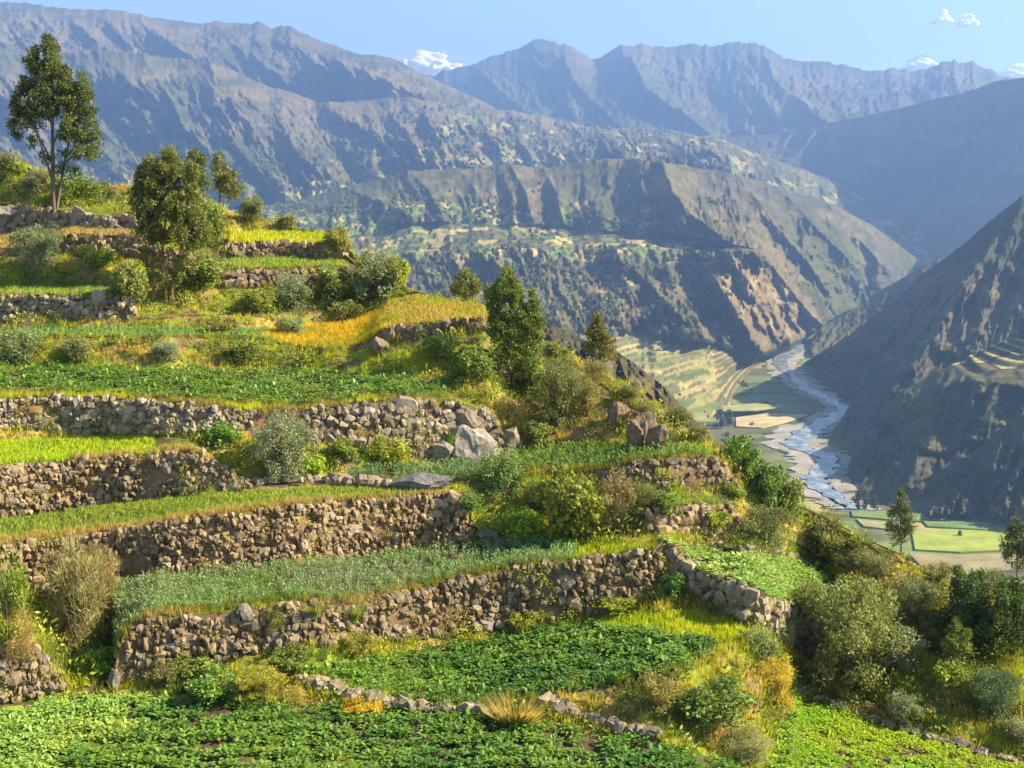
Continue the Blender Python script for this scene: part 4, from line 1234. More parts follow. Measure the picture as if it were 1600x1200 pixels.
def shrub_proto(kind, seed):
    r = random.Random(seed)
    if kind == 'round':
        V, F_, C = foliage(dome_clumps(46, .125, seed), 105, .050, .026, seed)
    elif kind == 'biground':
        V, F_, C = foliage(dome_clumps(95, .085, seed), 105, .030, .015, seed)
    elif kind == 'bigloose':
        V, F_, C = foliage(dome_clumps(90, .09, seed, lift=.03), 110, .032, .014, seed, up=.4, inward=.15)
    elif kind == 'leafy':
        V, F_, C = foliage(dome_clumps(30, .13, seed), 80, .075, .048, seed)
    elif kind == 'loose':
        V, F_, C = foliage(dome_clumps(38, .12, seed, lift=.04), 85, .055, .022, seed, up=.5, inward=.2)
    elif kind == 'conifer':
        cl = []
        for t in range(8):
            x, y = r.uniform(-.32, .32), r.uniform(-.28, .28); hh = r.uniform(.75, 1.0)
            for i in range(9):
                f = i / 8; w = .17 * (1 - f) + .03
                cl.append((x + r.uniform(-1, 1) * w * .7, y + r.uniform(-1, 1) * w * .7, .12 + f * (hh - .14), w * .9, w * .9, .09, .6 + .8 * (1 - f)))
        V, F_, C = foliage(cl, 95, .05, .022, seed, up=.7, inward=.3)
    elif kind == 'feather':
        V, F_, C = foliage(dome_clumps(46, .13, seed, lift=.03), 120, .095, .010, seed, up=.8, inward=.1)
    elif kind == 'strands':
        ps = []
        for i in range(1500):
            a = r.uniform(0, 6.283); q = .20 * math.sqrt(r.random())
            lean = r.uniform(.02, .55); ht = r.uniform(.45, 1.0)
            b = np.array([q * math.cos(a), q * math.sin(a), r.uniform(0, .55) * ht])
            b[:2] += np.array([math.cos(a), math.sin(a)]) * lean * .4 * b[2]
            d = np.array([math.cos(a) * lean * 1.1, math.sin(a) * lean * 1.1, 1.0]) + rdir() * .25
            L = r.uniform(.12, .4) * ht
            s = np.array([-math.sin(a), math.cos(a), 0]) * .007
            m_ = b + d * L * .55
            t_ = b + d * L; t_[2] -= lean * L * .35
            ps.append((np.array([b, m_ + s, t_, m_ - s]), np.array([[0, 1, 2, 3]])))
        V, F_ = join(ps); C = np.repeat(.75 + .5 * np.random.default_rng(seed).random(len(ps)), 4)
    else:   # tussock
        ps = []
        for i in range(900):
            a = r.uniform(0, 6.283); lean = r.uniform(.02, .55); L = r.uniform(.4, 1.0)
            b = np.array([math.cos(a), math.sin(a), 0]) * .30 * math.sqrt(r.random())
            d = np.array([math.cos(a) * lean, math.sin(a) * lean, 1.0]); s = np.array([-math.sin(a), math.cos(a), 0]) * .006
            m_ = b + d * L * .5; t_ = b + d * L; t_[2] -= lean * .35 * L
            ps.append((np.array([b - s, b + s, t_ , m_ - s]), np.array([[0, 1, 2, 3]])))
        V, F_ = join(ps); C = np.repeat(.75 + .5 * np.random.default_rng(seed).random(len(ps)), 4)
    fol = mesh_from('foliage', V, F_, M_LEAF, False, np.repeat(C[:, None], 3, 1))
    st = []
    for i in range(9):
        a = r.uniform(0, 6.283); q = r.uniform(.12, .34)
        st.append(tube([(0, 0, -.05), (math.cos(a) * q * .35, math.sin(a) * q * .35, .22), (math.cos(a) * q, math.sin(a) * q, r.uniform(.5, .8))], [.020, .014, .004], 5))
    v, f = join(st)
    stm = mesh_from('stems', v, f, M_BARK, True, np.tile([.13, .10, .07], (len(v), 1)))
    return fol, stm


PROTO = {}
for kd in ('biground', 'bigloose', 'round', 'leafy', 'loose', 'conifer', 'feather', 'tussock'):
    PROTO[kd] = [shrub_proto(kd, 900 + i + len(kd) * 10) for i in range(1 if kd.startswith('big') else 3)]
SILV = (.15, .185, .085); OLV = (.13, .145, .045); GRN = (.085, .15, .03); YG = (.22, .25, .025); DRKG = (.05, .085, .022); BRN = (.20, .165, .075); LIMG = (.21, .29, .025); GLD = (.42, .30, .04); BLG = (.10, .15, .075)
SH = [
    (60, 426, 88, 82, 'round', SILV, 'round grey green shrub below the tall left tree'),
    (394, 346, 42, 44, 'round', OLV, 'olive shrub on the skyline right of the two small trees'),
    (590, 462, 78, 76, 'round', (.15, .18, .075), 'dark olive shrub on the slope above the dry yellow field'),
    (622, 446, 36, 50, 'leafy', YG, 'yellow green bush leaning on the dark olive shrub'),
    (458, 482, 60, 60, 'round', SILV, 'silvery shrub below the small green strip'),
    (455, 522, 48, 32, 'round', (.17, .22, .09), 'small round shrub at the left end of the yellow flowers'),
    (30, 568, 80, 66, 'round', (.13, .17, .06), 'green shrub at the left edge above the long field'),
    (444, 748, 118, 118, 'round', (.17, .195, .105), 'big silvery shrub between the two grey walls'),
    (482, 748, 50, 44, 'leafy', LIMG, 'lime green bush at the foot of the big silvery shrub'),
    (608, 728, 62, 54, 'leafy', YG, 'yellow green rounded bush in front of the boulder wall'),
    (536, 716, 46, 38, 'leafy', (.15, .19, .03), 'small green bush between silvery shrub and yellow green bush'),
    (784, 778, 74, 84, 'round', (.12, .175, .05), 'rounded green shrub right of the dark rock slab'),
    (890, 838, 100, 122, 'leafy', (.15, .17, .02), 'tall yellow flecked bush left of the brown shrub'),
    (964, 828, 76, 102, 'loose', BRN, 'brown feathery shrub in front of the short walls'),
    (818, 842, 64, 54, 'leafy', LIMG, 'bright lime bush below the rounded green shrub'),
    (768, 838, 50, 44, 'leafy', (.18, .23, .03), 'leafy green bush in the gap behind the wall end'),
    (874, 668, 90, 116, 'loose', OLV, 'olive tree-like shrub right of the middle tree'),
    (918, 650, 50, 60, 'loose', (.17, .16, .05), 'dry olive shrub beside the olive tree-like shrub'),
    (1158, 746, 58, 78, 'leafy', (.10, .17, .025), 'bright green shrub on the skyline near the river'),
    (1196, 790, 66, 86, 'leafy', (.09, .15, .03), 'larger green shrub below the skyline shrub near the river'),
    (1228, 806, 54, 66, 'leafy', (.12, .16, .03), 'green shrub at the skyline just left of the river bend'),
    (1196, 862, 88, 86, 'round', (.13, .145, .045), 'flecked olive shrub behind the pale leafy crop'),
    (1294, 872, 76, 80, 'loose', (.16, .165, .05), 'dry olive bush standing on the right skyline'),
    (1368, 908, 62, 46, 'loose', (.14, .15, .06), 'low grey olive bush on the brown right slope'),
    (1330, 1072, 172, 196, 'loose', (.15, .17, .05), 'huge tangled shrub at the right end of the slanting wall'),
    (1262, 975, 80, 80, 'loose', (.14, .17, .04), 'green bush overhanging the pale leafy crop'),
    (1430, 975, 90, 84, 'loose', (.13, .155, .06), 'grey green shrub right of the huge tangled shrub'),
    (1400, 1040, 84, 76, 'round', (.16, .185, .09), 'pale silvery shrub below the grey green shrub'),
    (1502, 985, 112, 92, 'conifer', DRKG, 'dark pointed bush at the right, left one of three'),
    (1562, 1008, 136, 118, 'conifer', (.055, .09, .02), 'dark pointed bush at the right edge, tallest of three'),
    (1520, 1040, 120, 84, 'conifer', (.09, .12, .02), 'yellowish dark bush in front of the two pointed ones'),
    (1412, 1128, 64, 54, 'round', SILV, 'small round silvery shrub above the bottom right field'),
    (1552, 1118, 94, 88, 'round', (.07, .12, .05), 'blue green shrub near the lower right edge'),
    (1590, 1160, 60, 46, 'round', (.17, .18, .08), 'grey shrub in the lower right corner'),
    (1186, 1030, 64, 56, 'round', (.15, .19, .06), 'grey green bush at the tip of the second potato field'),
    (1204, 1110, 88, 92, 'loose', (.34, .27, .03), 'golden flowering bush above the bottom right field'),
    (1110, 1128, 120, 80, 'leafy', (.11, .16, .03), 'dark leafy bush left of the golden flowering bush'),
    (1030, 1110, 80, 70, 'loose', (.20, .18, .05), 'dry brown green bush below the second potato field'),
    (115, 1016, 132, 172, 'feather', (.19, .175, .07), 'big feathery olive bush at the lower left'),
    (150, 960, 100, 110, 'feather', (.23, .185, .075), 'dry feathery bush left of the bean field'),
    (14, 1000, 84, 140, 'loose', (.17, .22, .03), 'yellow green bush at the left edge over the dark wall'),
    (30, 1030, 76, 84, 'feather', (.28, .21, .07), 'dry straw bush hanging over the dark left wall'),
    (160, 1062, 80, 60, 'leafy', (.14, .24, .02), 'bright green plant in the shady gully at lower left'),
    (350, 694, 54, 42, 'leafy', (.12, .20, .03), 'green fern clump left of the big silvery shrub'),
    (1055, 926, 50, 36, 'leafy', (.06, .12, .02), 'dark green bush at the notch by the slanting wall'),
    (1060, 664, 44, 34, 'round', (.12, .13, .045), 'olive bush on the skyline above the shoulder field'),
    (1090, 690, 40, 30, 'round', (.13, .13, .05), 'brown green bush right above the shoulder field tip'),
    (984, 625, 40, 30, 'round', (.14, .15, .05), 'small bush on the skyline right of the slender tree'),
    (862, 552, 26, 22, 'round', (.15, .16, .05), 'tiny bush on the skyline right of the middle tree'),
    (528, 392, 46, 44, 'leafy', (.19, .19, .04), 'yellowish bush at the right end of the highest lime field'),
    (448, 356, 30, 22, 'leafy', (.16, .16, .05), 'small bush on the skyline above the highest lime field'),
    (110, 312, 60, 46, 'leafy', (.12, .17, .03), 'green bush right behind the tall tree trunk'),
    (60, 300, 50, 40, 'round', (.12, .13, .06), 'grey bush left behind the tall tree trunk'),
    (8, 262, 34, 26, 'round', (.13, .14, .06), 'small bush on the skyline at the left edge'),
    (1168, 1192, 96, 58, 'feather', (.22, .235, .10), 'silvery spiky bush at the bottom edge'),
    (805, 1128, 92, 50, 'tussock', (.28, .23, .07), 'golden grass tussock between the two potato fields'),
    (565, 1114, 74, 26, 'loose', (.42, .31, .02), 'low yellow flowers behind the foreground field'),
    (330, 1092, 90, 56, 'leafy', (.12, .20, .03), 'green bush at the foot of the curved wall, left end'),
    (405, 1086, 100, 50, 'loose', (.24, .24, .03), 'yellowish bush left of the second potato field'),
    (255, 1075, 60, 46, 'loose', (.17, .16, .05), 'brown twiggy bush against the left end of the curved wall'),
    (548, 968, 44, 34, 'tussock', (.18, .22, .04), 'green tuft hanging over the curved wall'),
    (490, 962, 40, 30, 'tussock', (.20, .22, .06), 'pale tuft at the rim of the curved wall'),
    (1545, 930, 60, 44, 'loose', (.11, .13, .04), 'bush on the right skyline below the dark tree'),
    (1466, 912, 54, 40, 'loose', (.15, .15, .05), 'dry bush on the right skyline below the valley field'),
    (1040, 800, 50, 40, 'leafy', (.13, .19, .03), 'green bush against the lower short wall'),
    (1118, 826, 56, 36, 'leafy', (.20, .23, .03), 'lime bush at the foot of the lower short wall'),
    (320, 450, 70, 60, 'leafy', (.14, .18, .03), 'green bush right of the many stemmed tree'),
    (200, 470, 60, 70, 'leafy', (.15, .17, .04), 'bush left of the many stemmed tree'),
    (330, 386, 44, 70, 'leafy', (.13, .18, .03), 'green bush leaning out below the two small trees'),
    (690, 556, 60, 40, 'leafy', (.16, .20, .03), 'yellowish bush below the dry yellow field wall'),
    (740, 590, 66, 52, 'leafy', (.12, .17, .03), 'green bush at the left foot of the middle tree'),
    (830, 610, 56, 52, 'leafy', (.17, .20, .03), 'light green bush at the right foot of the middle tree'),
    (300, 1060, 70, 44, 'leafy', (0.15, 0.2, 0.03), 'lime green bush against the left half of the curved wall'),
    (452, 1040, 70, 40, 'leafy', (0.13, 0.17, 0.03), 'green bush at the left tip of the second potato field'),
    (560, 1022, 70, 36, 'loose', (0.2, 0.2, 0.03), 'yellowish bush at the foot of the curved wall, middle'),
    (820, 982, 56, 34, 'leafy', (0.2, 0.22, 0.02), 'lime bush at the foot of the curved wall, right half'),
    (960, 950, 90, 26, 'leafy', (0.18, 0.21, 0.02), 'low leafy hedge under the right end of the curved wall'),
    (430, 980, 50, 40, 'feather', (0.2, 0.2, 0.05), 'shaggy tuft growing out of the curved wall face'),
    (540, 500, 50, 36, 'leafy', (.15, .17, .04), 'low bush behind the yellow flowering patch'),
    (1480, 1075, 70, 56, 'leafy', (0.19, 0.24, 0.03), 'lime bush between the blue green shrub and the dark bushes'),
    (1460, 1020, 56, 46, 'loose', (0.14, 0.15, 0.04), 'brown green bush left of the yellowish dark bush'),
    (1350, 885, 50, 34, 'round', (0.12, 0.13, 0.04), 'low dark bush on the right skyline next to the dry olive bush'),
    (1140, 780, 44, 34, 'leafy', (0.13, 0.17, 0.03), 'green bush on the end of the thin green ledge'),
    (930, 600, 46, 40, 'loose', (0.18, 0.17, 0.05), 'dry bush below the slender skyline tree'),
    (1010, 655, 40, 34, 'loose', (0.15, 0.15, 0.05), 'olive bush on the skyline left of the rocks'),
    (840, 690, 50, 40, 'leafy', (0.17, 0.2, 0.04), 'pale green bush behind the shoulder field'),
    (700, 700, 36, 30, 'leafy', (0.1, 0.16, 0.03), 'dark leafy plant against the squat grey boulder'),
    (730, 800, 50, 40, 'leafy', (0.1, 0.16, 0.03), 'dark green bush behind the tallest wall end'),
    (850, 800, 60, 60, 'round', (0.08, 0.12, 0.03), 'dark shrub left behind the yellow flecked bush'),
    (1010, 800, 46, 50, 'loose', (0.16, 0.17, 0.05), 'olive bush left of the lower short wall'),
    (120, 560, 60, 40, 'round', (0.15, 0.16, 0.06), 'grey bush on the bank above the long field, first from left'),
    (260, 562, 50, 34, 'round', (0.18, 0.21, 0.11), 'pale silvery bush on the bank above the long field'),
    (380, 566, 60, 36, 'leafy', (0.13, 0.17, 0.03), 'green bush on the bank below the yellow flowers'),
    (150, 418, 60, 40, 'leafy', (0.15, 0.19, 0.03), 'lime bush right of the round grey green shrub'),
    (400, 490, 60, 44, 'leafy', (0.16, 0.18, 0.035), 'olive bush left of the silvery shrub on the mid slope'),
    (520, 470, 70, 56, 'leafy', (0.14, 0.17, 0.04), 'broad green bush left of the dark olive shrub'),
    (350, 520, 50, 30, 'leafy', (0.2, 0.19, 0.05), 'dry low bush on the bank behind the blue green strip'),
]
for i, (px, py, w, h, kd, colr, lb) in enumerate(SH):
    p_ = locate(px, py); m = p_[1] / F_PX
    root = link('shrub' if kd != 'tussock' else 'grass_tussock', None, label=lb, cat='shrub' if kd != 'tussock' else 'grass tuft', group='shrubs on the terraces' if kd != 'tussock' else 'grass tufts on the terraces', loc=p_ - np.array([0, 0, .03]))
    root.rotation_euler = (0, 0, random.uniform(0, 6.28))
    if w > 85 and kd in ('round', 'loose'): kd = 'big' + kd
    f, s = PROTO[kd][i % len(PROTO[kd])]
    sx = w * m * (1.12 if kd not in ('tussock', 'feather') else 1.0); sz = h * m * 1.05
    o = link('foliage', f, parent=root); o.scale = (sx, sx, sz); o.color = (*[c_ * 1.5 for c_ in colr], 1)
    if kd != 'tussock':
        o = link('stems', s, parent=root); o.scale = (sx, sx, sz)

# ------------------------------------------------------------------ trees
def tree(base, d_extra, clumps, trunks, colr, label, seed, leaf_px=5.0, per=1.0, name='tree', cat='tree', group='trees on the terraced slope', bark=(.16, .12, .085)):
    p0 = locate(*base)
    d = p0[1] + d_extra
    if d_extra:
        p0 = PT(base[0], base[1], d)
    m = d / F_PX
    r = np.random.default_rng(seed)
    cl = []
    for c in clumps:
        cx, cy, rx, ry = c[:4]; rx *= 1.15; ry *= 1.12
        wgt = c[4] if len(c) > 4 else 1.0
        n = max(5, int(rx * ry / 11))
        for i in range(n):
            a = r.uniform(0, 6.283); q = math.sqrt(r.random())
            x = cx + math.cos(a) * q * rx * .8; y = cy + math.sin(a) * q * ry * .8
            off = r.normal() * max(rx, 12) * .55 * m
            P_ = PT(x, y, d) - p0; P_[1] += off
            s = r.uniform(3.4, 7.2) * m
            cl.append((P_[0], P_[1], P_[2], s, s, s * 1.1, wgt))
    V, F_, C = foliage(cl, int(37 * per), leaf_px * m, leaf_px * .40 * m, seed, up=.25, inward=.25)
    root = link(name, None, label=label, cat=cat, group=group, loc=p0)
    tone = np.array(colr) * 1.5
    alt = tone * [1.5, 1.25, .8]
    mixv = r.random(len(C) // 4)
    cc = mixc(tone, alt, np.repeat(mixv, 4)) * C[:, None]
    link('crown', mesh_from('crown', V, F_, M_LEAF, False, cc), parent=root)
    parts = []
    for pts, r0, r1 in trunks:
        q = [PT(x, y, d + z_ * m) - p0 for x, y, z_ in [(t + (0,))[:3] for t in pts]]
        # finer, slightly wavering
        q = np.array(q); n = len(q); tt_ = np.linspace(0, n - 1, n * 3)
        qq = np.stack([np.interp(tt_, np.arange(n), q[:, c]) for c in range(3)], -1)
        qq[1:, :2] += r.normal(size=(len(qq) - 1, 2)) * .35 * m
        rad = np.linspace(r0, r1, len(qq)) * m
        parts.append(tube(qq, rad, 7))
    v, f = join(parts)
    link('trunk', mesh_from('trunk', v, f, M_BARK, True, np.tile(bark, (len(v), 1))), parent=root)
    return root


tree((86, 356), 0, [(96, 262, 10, 12, .5), (72, 246, 10, 12, .5), (118, 262, 10, 10, .5), (52, 222, 9, 10, .6), (66, 120, 16, 26, .6), (92, 165, 24, 22, .5), (38, 180, 16, 22, .6), (120, 200, 22, 22, .5), (62, 165, 20, 24, .5), (136, 225, 18, 16, .6), (112, 150, 16, 26, .6), (78, 76, 11, 18), (74, 62, 5, 8), (54, 84, 6, 12), (52, 104, 12, 20), (84, 108, 18, 22), (98, 120, 12, 16), (42, 138, 13, 20), (70, 142, 18, 20), (102, 148, 16, 20), (127, 128, 6, 14), (134, 150, 10, 20), (28, 165, 10, 22), (50, 172, 12, 16),
                      (114, 178, 16, 18), (140, 182, 11, 16), (22, 196, 7, 14), (76, 175, 12, 12, .7), (104, 208, 14, 12), (128, 212, 12, 12), (145, 240, 13, 10), (122, 240, 11, 10, .8), (150, 205, 6, 10), (26, 212, 6, 6), (100, 240, 8, 8, .6), (60, 200, 8, 8, .5)],
     [([(86, 360), (85, 330), (83, 290), (82, 240), (82, 180), (80, 110), (78, 70)], 4.6, 1.0), ([(88, 330), (94, 290), (102, 250, 6), (112, 205, 8), (128, 160, 8), (132, 130, 6)], 2.6, .6), ([(84, 290), (72, 250, -6), (60, 210, -8), (45, 170, -6), (36, 140, -4)], 2.2, .5),
      ([(83, 260), (68, 225, 6), (50, 200, 8), (28, 190, 8)], 1.5, .4), ([(100, 255), (120, 240, -4), (142, 238, -4)], 1.4, .4), ([(82, 230), (95, 195, 4), (112, 170, 6)], 1.5, .4), ([(82, 200), (70, 160, -5), (54, 110, -5)], 1.6, .4)],
     (.060, .085, .022), 'tall open tree standing alone at the upper left', 1001)
tree((262, 474), 0, [(288, 418, 18, 20, .7), (234, 404, 16, 18, .7), (262, 442, 20, 14, .5), (222, 270, 8, 20), (302, 268, 7, 22), (272, 240, 6, 14), (240, 320, 26, 30), (285, 320, 26, 32), (250, 270, 20, 24), (300, 360, 22, 26), (238, 362, 20, 20), (238, 262, 12, 18), (262, 246, 12, 16), (270, 268, 16, 20), (225, 285, 12, 20), (215, 310, 10, 18), (245, 298, 16, 18), (272, 305, 16, 18), (298, 285, 8, 14), (300, 310, 14, 20), (225, 335, 16, 16), (255, 335, 16, 14), (285, 345, 18, 22), (312, 345, 14, 20),
                       (222, 362, 14, 12), (296, 378, 18, 18), (262, 368, 12, 12, .6), (318, 372, 10, 12), (262, 400, 14, 12, .4), (280, 410, 14, 12, .5), (240, 430, 12, 14, .4)],
     [([(240, 470), (238, 420), (240, 370), (242, 320), (244, 270)], 2.6, .8), ([(260, 475), (256, 430), (254, 380), (262, 320), (266, 260)], 3.4, .8), ([(266, 475), (272, 430), (282, 390), (296, 340), (300, 295)], 2.8, .7), ([(236, 450), (228, 400), (224, 350), (220, 305)], 2.0, .6), ([(262, 440), (248, 390), (236, 350), (230, 300)], 1.8, .5)],
     (.085, .105, .026), 'many stemmed bushy tree in front of the two small skyline trees', 1002, bark=(.30, .20, .10))
tree((306, 318), 6, [(304, 243, 8, 8), (298, 258, 12, 12), (312, 256, 10, 14), (308, 276, 14, 14), (292, 276, 8, 12), (318, 292, 12, 12, .7), (302, 300, 12, 12, .7)],
     [([(306, 322), (306, 290), (305, 245)], 2.2, .6), ([(306, 300), (316, 280), (320, 262)], 1.2, .4)], (.055, .08, .02), 'dark rounded tree on the skyline behind the many stemmed tree', 1003)
tree((346, 318), 8, [(339, 250, 7, 9), (342, 262, 11, 10), (348, 276, 12, 10), (362, 276, 8, 9), (352, 292, 12, 8), (368, 294, 7, 8), (370, 302, 5, 5), (335, 288, 7, 8, .6), (356, 306, 10, 6, .6)],
     [([(344, 322), (343, 290), (340, 252)], 1.9, .5), ([(344, 300), (354, 285), (363, 275)], 1.0, .4), ([(344, 308), (358, 300), (368, 295)], .9, .4)], (.075, .095, .022), 'slim leaning tree on the skyline, right of the dark rounded one', 1004)
tree((796, 612), 0, [(828, 505, 14, 20, .6), (778, 510, 14, 22, .6), (800, 548, 24, 18, .5), (836, 540, 12, 16, .5), (770, 472, 8, 18, .7), (793, 424, 7, 10), (796, 440, 12, 12), (784, 448, 10, 14), (806, 456, 10, 14), (774, 462, 8, 18), (796, 468, 16, 16), (772, 490, 10, 20), (790, 498, 16, 16), (812, 488, 14, 18), (832, 466, 6, 12), (836, 486, 10, 16), (845, 502, 6, 12), (776, 520, 12, 16), (800, 524, 16, 14), (826, 516, 12, 14), (840, 520, 8, 10),
                       (790, 548, 16, 14, .8), (818, 544, 14, 14, .8), (806, 570, 16, 12, .6), (830, 565, 10, 10, .6), (782, 570, 10, 10, .5)],
     [([(795, 615), (795, 570), (796, 520), (796, 470), (794, 425)], 3.6, .8), ([(795, 580), (808, 545), (826, 505), (834, 470)], 1.9, .5), ([(795, 560), (784, 520), (774, 475)], 1.8, .5), ([(796, 590), (816, 570), (836, 545)], 1.3, .4)],
     (.075, .115, .022), 'tall dense tree in the middle of the slope', 1005, per=1.15)
tree((937, 582), 4, [(935, 495, 5, 7), (934, 508, 9, 9), (940, 520, 11, 10), (926, 524, 9, 12), (950, 532, 9, 10), (936, 538, 12, 9, .8), (922, 542, 7, 8), (952, 550, 10, 8, .8), (936, 556, 12, 8, .5), (958, 562, 6, 6, .6)],
     [([(938, 586), (937, 550), (935, 497)], 2.0, .5), ([(937, 560), (948, 545), (954, 532)], .9, .3), ([(937, 558), (926, 540), (920, 528)], .9, .3)], (.08, .085, .025), 'slender tree on the skyline right of the middle tree', 1006)
tree((730, 474), 8, [(728, 430, 8, 9), (720, 442, 10, 10), (736, 442, 9, 10), (728, 456, 14, 10), (744, 450, 6, 10), (714, 452, 7, 10)], [([(730, 478), (729, 455), (728, 430)], 1.8, .5)], (.085, .105, .032), 'small bushy tree on the skyline above the dry yellow field', 1007)
tree((768, 482), 10, [(766, 450, 5, 5), (764, 462, 6, 7), (768, 472, 6, 6)], [([(768, 486), (766, 455)], 1.0, .4)], (.065, .085, .025), 'little dark tree tucked left behind the middle tree', 1008)
tree((1408, 862), 62, [(1408, 774, 5, 7), (1406, 788, 9, 8), (1412, 798, 11, 9), (1400, 806, 10, 10), (1416, 816, 11, 9), (1394, 822, 9, 8), (1408, 828, 14, 8), (1424, 830, 6, 7), (1404, 842, 12, 7, .8)],
     [([(1408, 866), (1408, 830), (1408, 776)], 1.9, .5), ([(1408, 836), (1420, 822), (1424, 812)], .8, .3)], (.045, .07, .025), 'tall dark tree on the right skyline in front of the valley field', 1009)
tree((1590, 944), 62, [(1588, 818, 8, 10), (1582, 834, 12, 10), (1594, 842, 12, 12), (1576, 850, 10, 10), (1590, 862, 14, 10), (1606, 850, 8, 14), (1576, 868, 9, 8), (1602, 872, 10, 8), (1588, 882, 10, 8, .6)],
     [([(1590, 950), (1589, 890), (1588, 820)], 2.4, .6), ([(1590, 890), (1604, 866), (1608, 848)], 1.0, .4)], (.042, .065, .024), 'dark tree cut by the right edge of the picture', 1010)

# far trees: a few countable ones, then the mass of dots
def far_tree(px, py, h, w, d, label, group, colr=(.05, .065, .03), seed=0, poplar=True):
    p0 = PT(px, py, d); m = d / F_PX
    r = np.random.default_rng(seed + int(px))
    cl = []
    for i in range(10):
        f = i / 9.0
        rw = w * .5 * (0.55 + .6 * math.sin(math.pi * min(1, f * .85 + .15))) * m * .6
        cl.append((r.normal() * rw * .5, r.normal() * rw * .5, (0.18 + .78 * f) * h * m, rw, rw, h * m * .09))
    V, F_, C = foliage(cl, 40, w * .28 * m, w * .16 * m, seed, inward=.3)
    root = link('tree', None, label=label, cat='tree', group=group, loc=p0)
    link('crown', mesh_from('crown', V, F_, M_LEAF, False, np.array(colr) * C[:, None]), parent=root)
    v, f = tube([(0, 0, -2), (0, 0, h * m * .5), (0, 0, h * m * .8)], [h * m * .03, h * m * .02, h * m * .006], 6)
    link('trunk', mesh_from('trunk', v, f, M_BARK, True, np.tile([.12, .09, .07], (len(v), 1))), parent=root)


for i, (x, y, h, w, lb) in enumerate([(1340, 796, 30, 12, 'leftmost valley poplar beside the river bend'), (1352, 797, 32, 13, 'middle valley poplar beside the river bend'), (1366, 797, 22, 12, 'shorter right poplar beside the river bend'), (1553, 822, 28, 18, 'round tree at the foot of the right cliff'), (1478, 806, 12, 9, 'tiny tree at the edge of the dark green valley strip'),
                                      (1500, 838, 9, 6, 'lone tiny tree inside the pale green valley field'), (1126, 668, 24, 14, 'left dark tree on the terraces by the river'), (1138, 664, 22, 14, 'right dark tree on the terraces by the river')]):
    far_tree(x, y, h, w, float(floor_d(x, y)), lb, 'trees on the valley floor', (.06, .08, .03), 40 + i)
cr_ = centre['P'][-1]; cpxr = centre['PX'][-1]
for i, (x, h, lb) in enumerate([(1043, 10, 'second tree from the left on the central crest'), (1058, 11, 'third tree from the left on the central crest'), (1078, 11, 'fourth tree from the left on the central crest, standing apart'), (1110, 8, 'fifth tree from the left on the central crest'), (1172, 9, 'lone tree on the crest at the cliff notch'), (1014, 6, 'lowest and leftmost tree on the central crest')]):
    j = int(np.argmin(np.abs(cpxr - x))); far_tree(x, centre['PY'][-1][j] + 1, h, 6, cr_[j, 1] - 2, lb, 'trees on the central crest', (.05, .06, .03), 60 + i)


def dots(sheet, n, hmin, hmax, mfun, seed, colr=(.085, .09, .035), label='', name='far_scrub'):
    r = np.random.default_rng(seed)
    P_, PX, PY = sheet['P'], sheet['PX'], sheet['PY']
    w = mfun(PX, PY); w = w / w.sum()
    idx = r.choice(w.size, n, p=w.ravel())
    pos = P_.reshape(-1, 3)[idx] + r.normal(size=(n, 3)) * [3, 3, 0]
    bm = bmesh.new(); bmesh.ops.create_icosphere(bm, subdivisions=1, radius=.5)
    pv = np.array([v.co[:] for v in bm.verts]); pf = np.array([[v.index for v in f.verts] for f in bm.faces]); bm.free()
    prs = [(pv * (1 + .35 * (r.random((len(pv), 1)) - .5)) * [1, 1, 1.25] + [0, 0, .4], pf) for _ in range(5)]
    t = np.tile(np.array(colr), (n, 1)) * (.7 + .6 * r.random((n, 1)))
    V, F_, C = scatter(prs, pos, hmin + (hmax - hmin) * r.random(n) ** 2, t)
    link(name, mesh_from(name, V, F_, M_MOUNT, False, C), label=label, cat='scrub', kind='stuff')


dots(centre, 3800, 3, 8, lambda x, y: (.02 + sstep(.5, .62, fbm(x / 30, y / 15, 201, 3))) * sstep(1180, 1060, x) * sstep(285, 330, y) * (1 - .97 * tm_a(x, y)) * (1 - .8 * tm_b(x, y)), 301, label='far off trees and bushes dotting the central hill')
dots(far_c, 2600, 6, 17, lambda x, y: sstep(.48, .6, fbm(x / 40, y / 14, 211, 3)) * sstep(225, 275, y) + .3 * sstep(560, 700, x) * sstep(.5, .6, fbm(x / 40, y / 9, 212, 3)), 302, label='far off trees among the fields below the left range')

gx, gy = project(P_GROUND)
dots(dict(P=P_GROUND, PX=gx, PY=gy), 700, 1.5, 4.5, lambda x, y: ((x > 1060) & (x < 1640) & (y > 590) & (y < 800)) * sstep(.5, .62, fbm(x / 26, y / 9, 221, 3)) * sstep(0, 1, (np.abs(x - np.interp(y, LB[:, 1], (LB[:, 0] + RB[:, 0]) / 2)) > 70) | (y > 790)), 303, colr=(.08, .095, .035), label='bushes and hedges scattered over the valley floor')

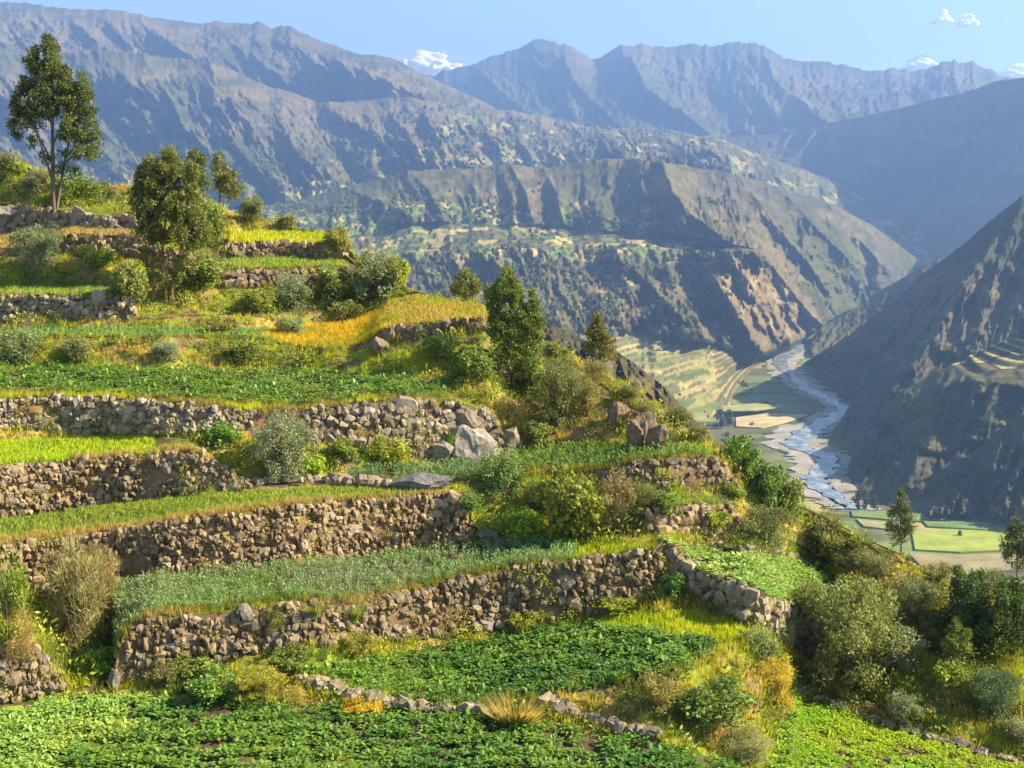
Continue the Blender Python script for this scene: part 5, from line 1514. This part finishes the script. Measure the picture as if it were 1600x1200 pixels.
# ------------------------------------------------------------------ clouds and haze
def cloud(px, py, w, h, d, label, seed):
    p0 = PT(px, py, d); m = d / F_PX
    r = np.random.default_rng(seed)
    Vs, Fs = [], []; off = 0
    bm = bmesh.new(); bmesh.ops.create_icosphere(bm, subdivisions=3, radius=1)
    pv = np.array([v.co[:] for v in bm.verts]); pf = np.array([[v.index for v in f.verts] for f in bm.faces]); bm.free()
    Vs.append(pv * [.40 * w * m, .2 * w * m, .16 * h * m]); Fs.append(pf); off = len(pv)
    for i in range(150):
        x = float(np.clip(r.normal() * .22, -.48, .48)); z_ = abs(r.normal()) * .26 * (1 - min(1, abs(x) * 1.8)); s = (r.uniform(.03, .10) if w > 80 else r.uniform(.08, .17)) * (1.15 - abs(x))
        q = pv * (1 + .35 * (fbm(pv[:, 0] * 3 + i, pv[:, 2] * 3 + pv[:, 1] * 2, seed + i, 3) - .5))[:, None] * s * [1.1, 1, .8] * [w, w * .6, h * 2] + [x * w, r.normal() * .12 * w, z_ * h * 1.6]
        Vs.append(q * m); Fs.append(pf + off); off += len(pv)
    o = link('cloud', mesh_from('cloud', np.concatenate(Vs), np.concatenate(Fs), M_CLOUD, True), label=label, cat='cloud', group='small clouds', loc=p0)
    rm = o.modifiers.new('union', 'REMESH'); rm.mode = 'VOXEL'; rm.voxel_size = w * m / 70; rm.use_smooth_shade = True
    sm = o.modifiers.new('soften', 'SMOOTH'); sm.factor = .6; sm.iterations = 5


M_CLOUD, n, l, p = new_mat('cloud_vapour')
p.inputs['Base Color'].default_value = (.95, .95, .96, 1); p.inputs['Roughness'].default_value = 1.0; p.inputs['Specular IOR Level'].default_value = 0
tr = n.new('ShaderNodeBsdfTranslucent'); tr.inputs['Color'].default_value = (1, 1, 1, 1)
ms = n.new('ShaderNodeMixShader'); ms.inputs[0].default_value = 0.4
l.new(p.outputs[0], ms.inputs[1]); l.new(tr.outputs[0], ms.inputs[2]); l.new(ms.outputs[0], n['Material Output'].inputs['Surface'])
for a in [(668, 110, 118, 36, 12500, 'white cloud behind the saddle left of the far range', 1), (1474, 36, 32, 14, 12500, 'left one of the two small clouds at upper right', 2), (1511, 39, 34, 14, 12500, 'right one of the two small clouds at upper right', 3),
          (1440, 108, 60, 16, 12500, 'low cloud behind the far range left of the last peak', 4), (1590, 120, 70, 16, 12500, 'low cloud at the right edge behind the last peak', 5)]:
    cloud(*a)

mh, n, l, p = new_mat('haze_air')
n.remove(p)
hv = n.new('ShaderNodeVolumePrincipled')
hv.inputs['Color'].default_value = (0.33, 0.54, 0.95, 1)
hv.inputs['Density'].default_value = 0.000145
hv.inputs['Anisotropy'].default_value = 0.5
l.new(hv.outputs[0], n['Material Output'].inputs['Volume'])
x0, x1, y0, y1, zz0, zz1 = -7600, 7600, -300, 10100, -560, 1130
V = np.array([(x, y, z) for z in (zz0, zz1) for y in (y0, y1) for x in (x0, x1)], float)
F_ = np.array([(0, 2, 3, 1), (4, 5, 7, 6), (0, 1, 5, 4), (2, 6, 7, 3), (0, 4, 6, 2), (1, 3, 7, 5)])
link('haze', mesh_from('haze', V, F_, mh), kind='stuff')
print('objects', len(bpy.data.objects), 'stones', N_STONES, 'tris', sum(len(m_.polygons) for m_ in bpy.data.meshes))
for px_ in (0, 300, 600, 900, 1200, 1500):
    i = int((px_ + 150) / 3); print(px_, [(round(float(DC[k][i])), round(float(Zc[k][i]), 1)) for k in range(0, len(DC), 3)], round(float(DC[-1][i])), round(float(Zc[-1][i]), 1))
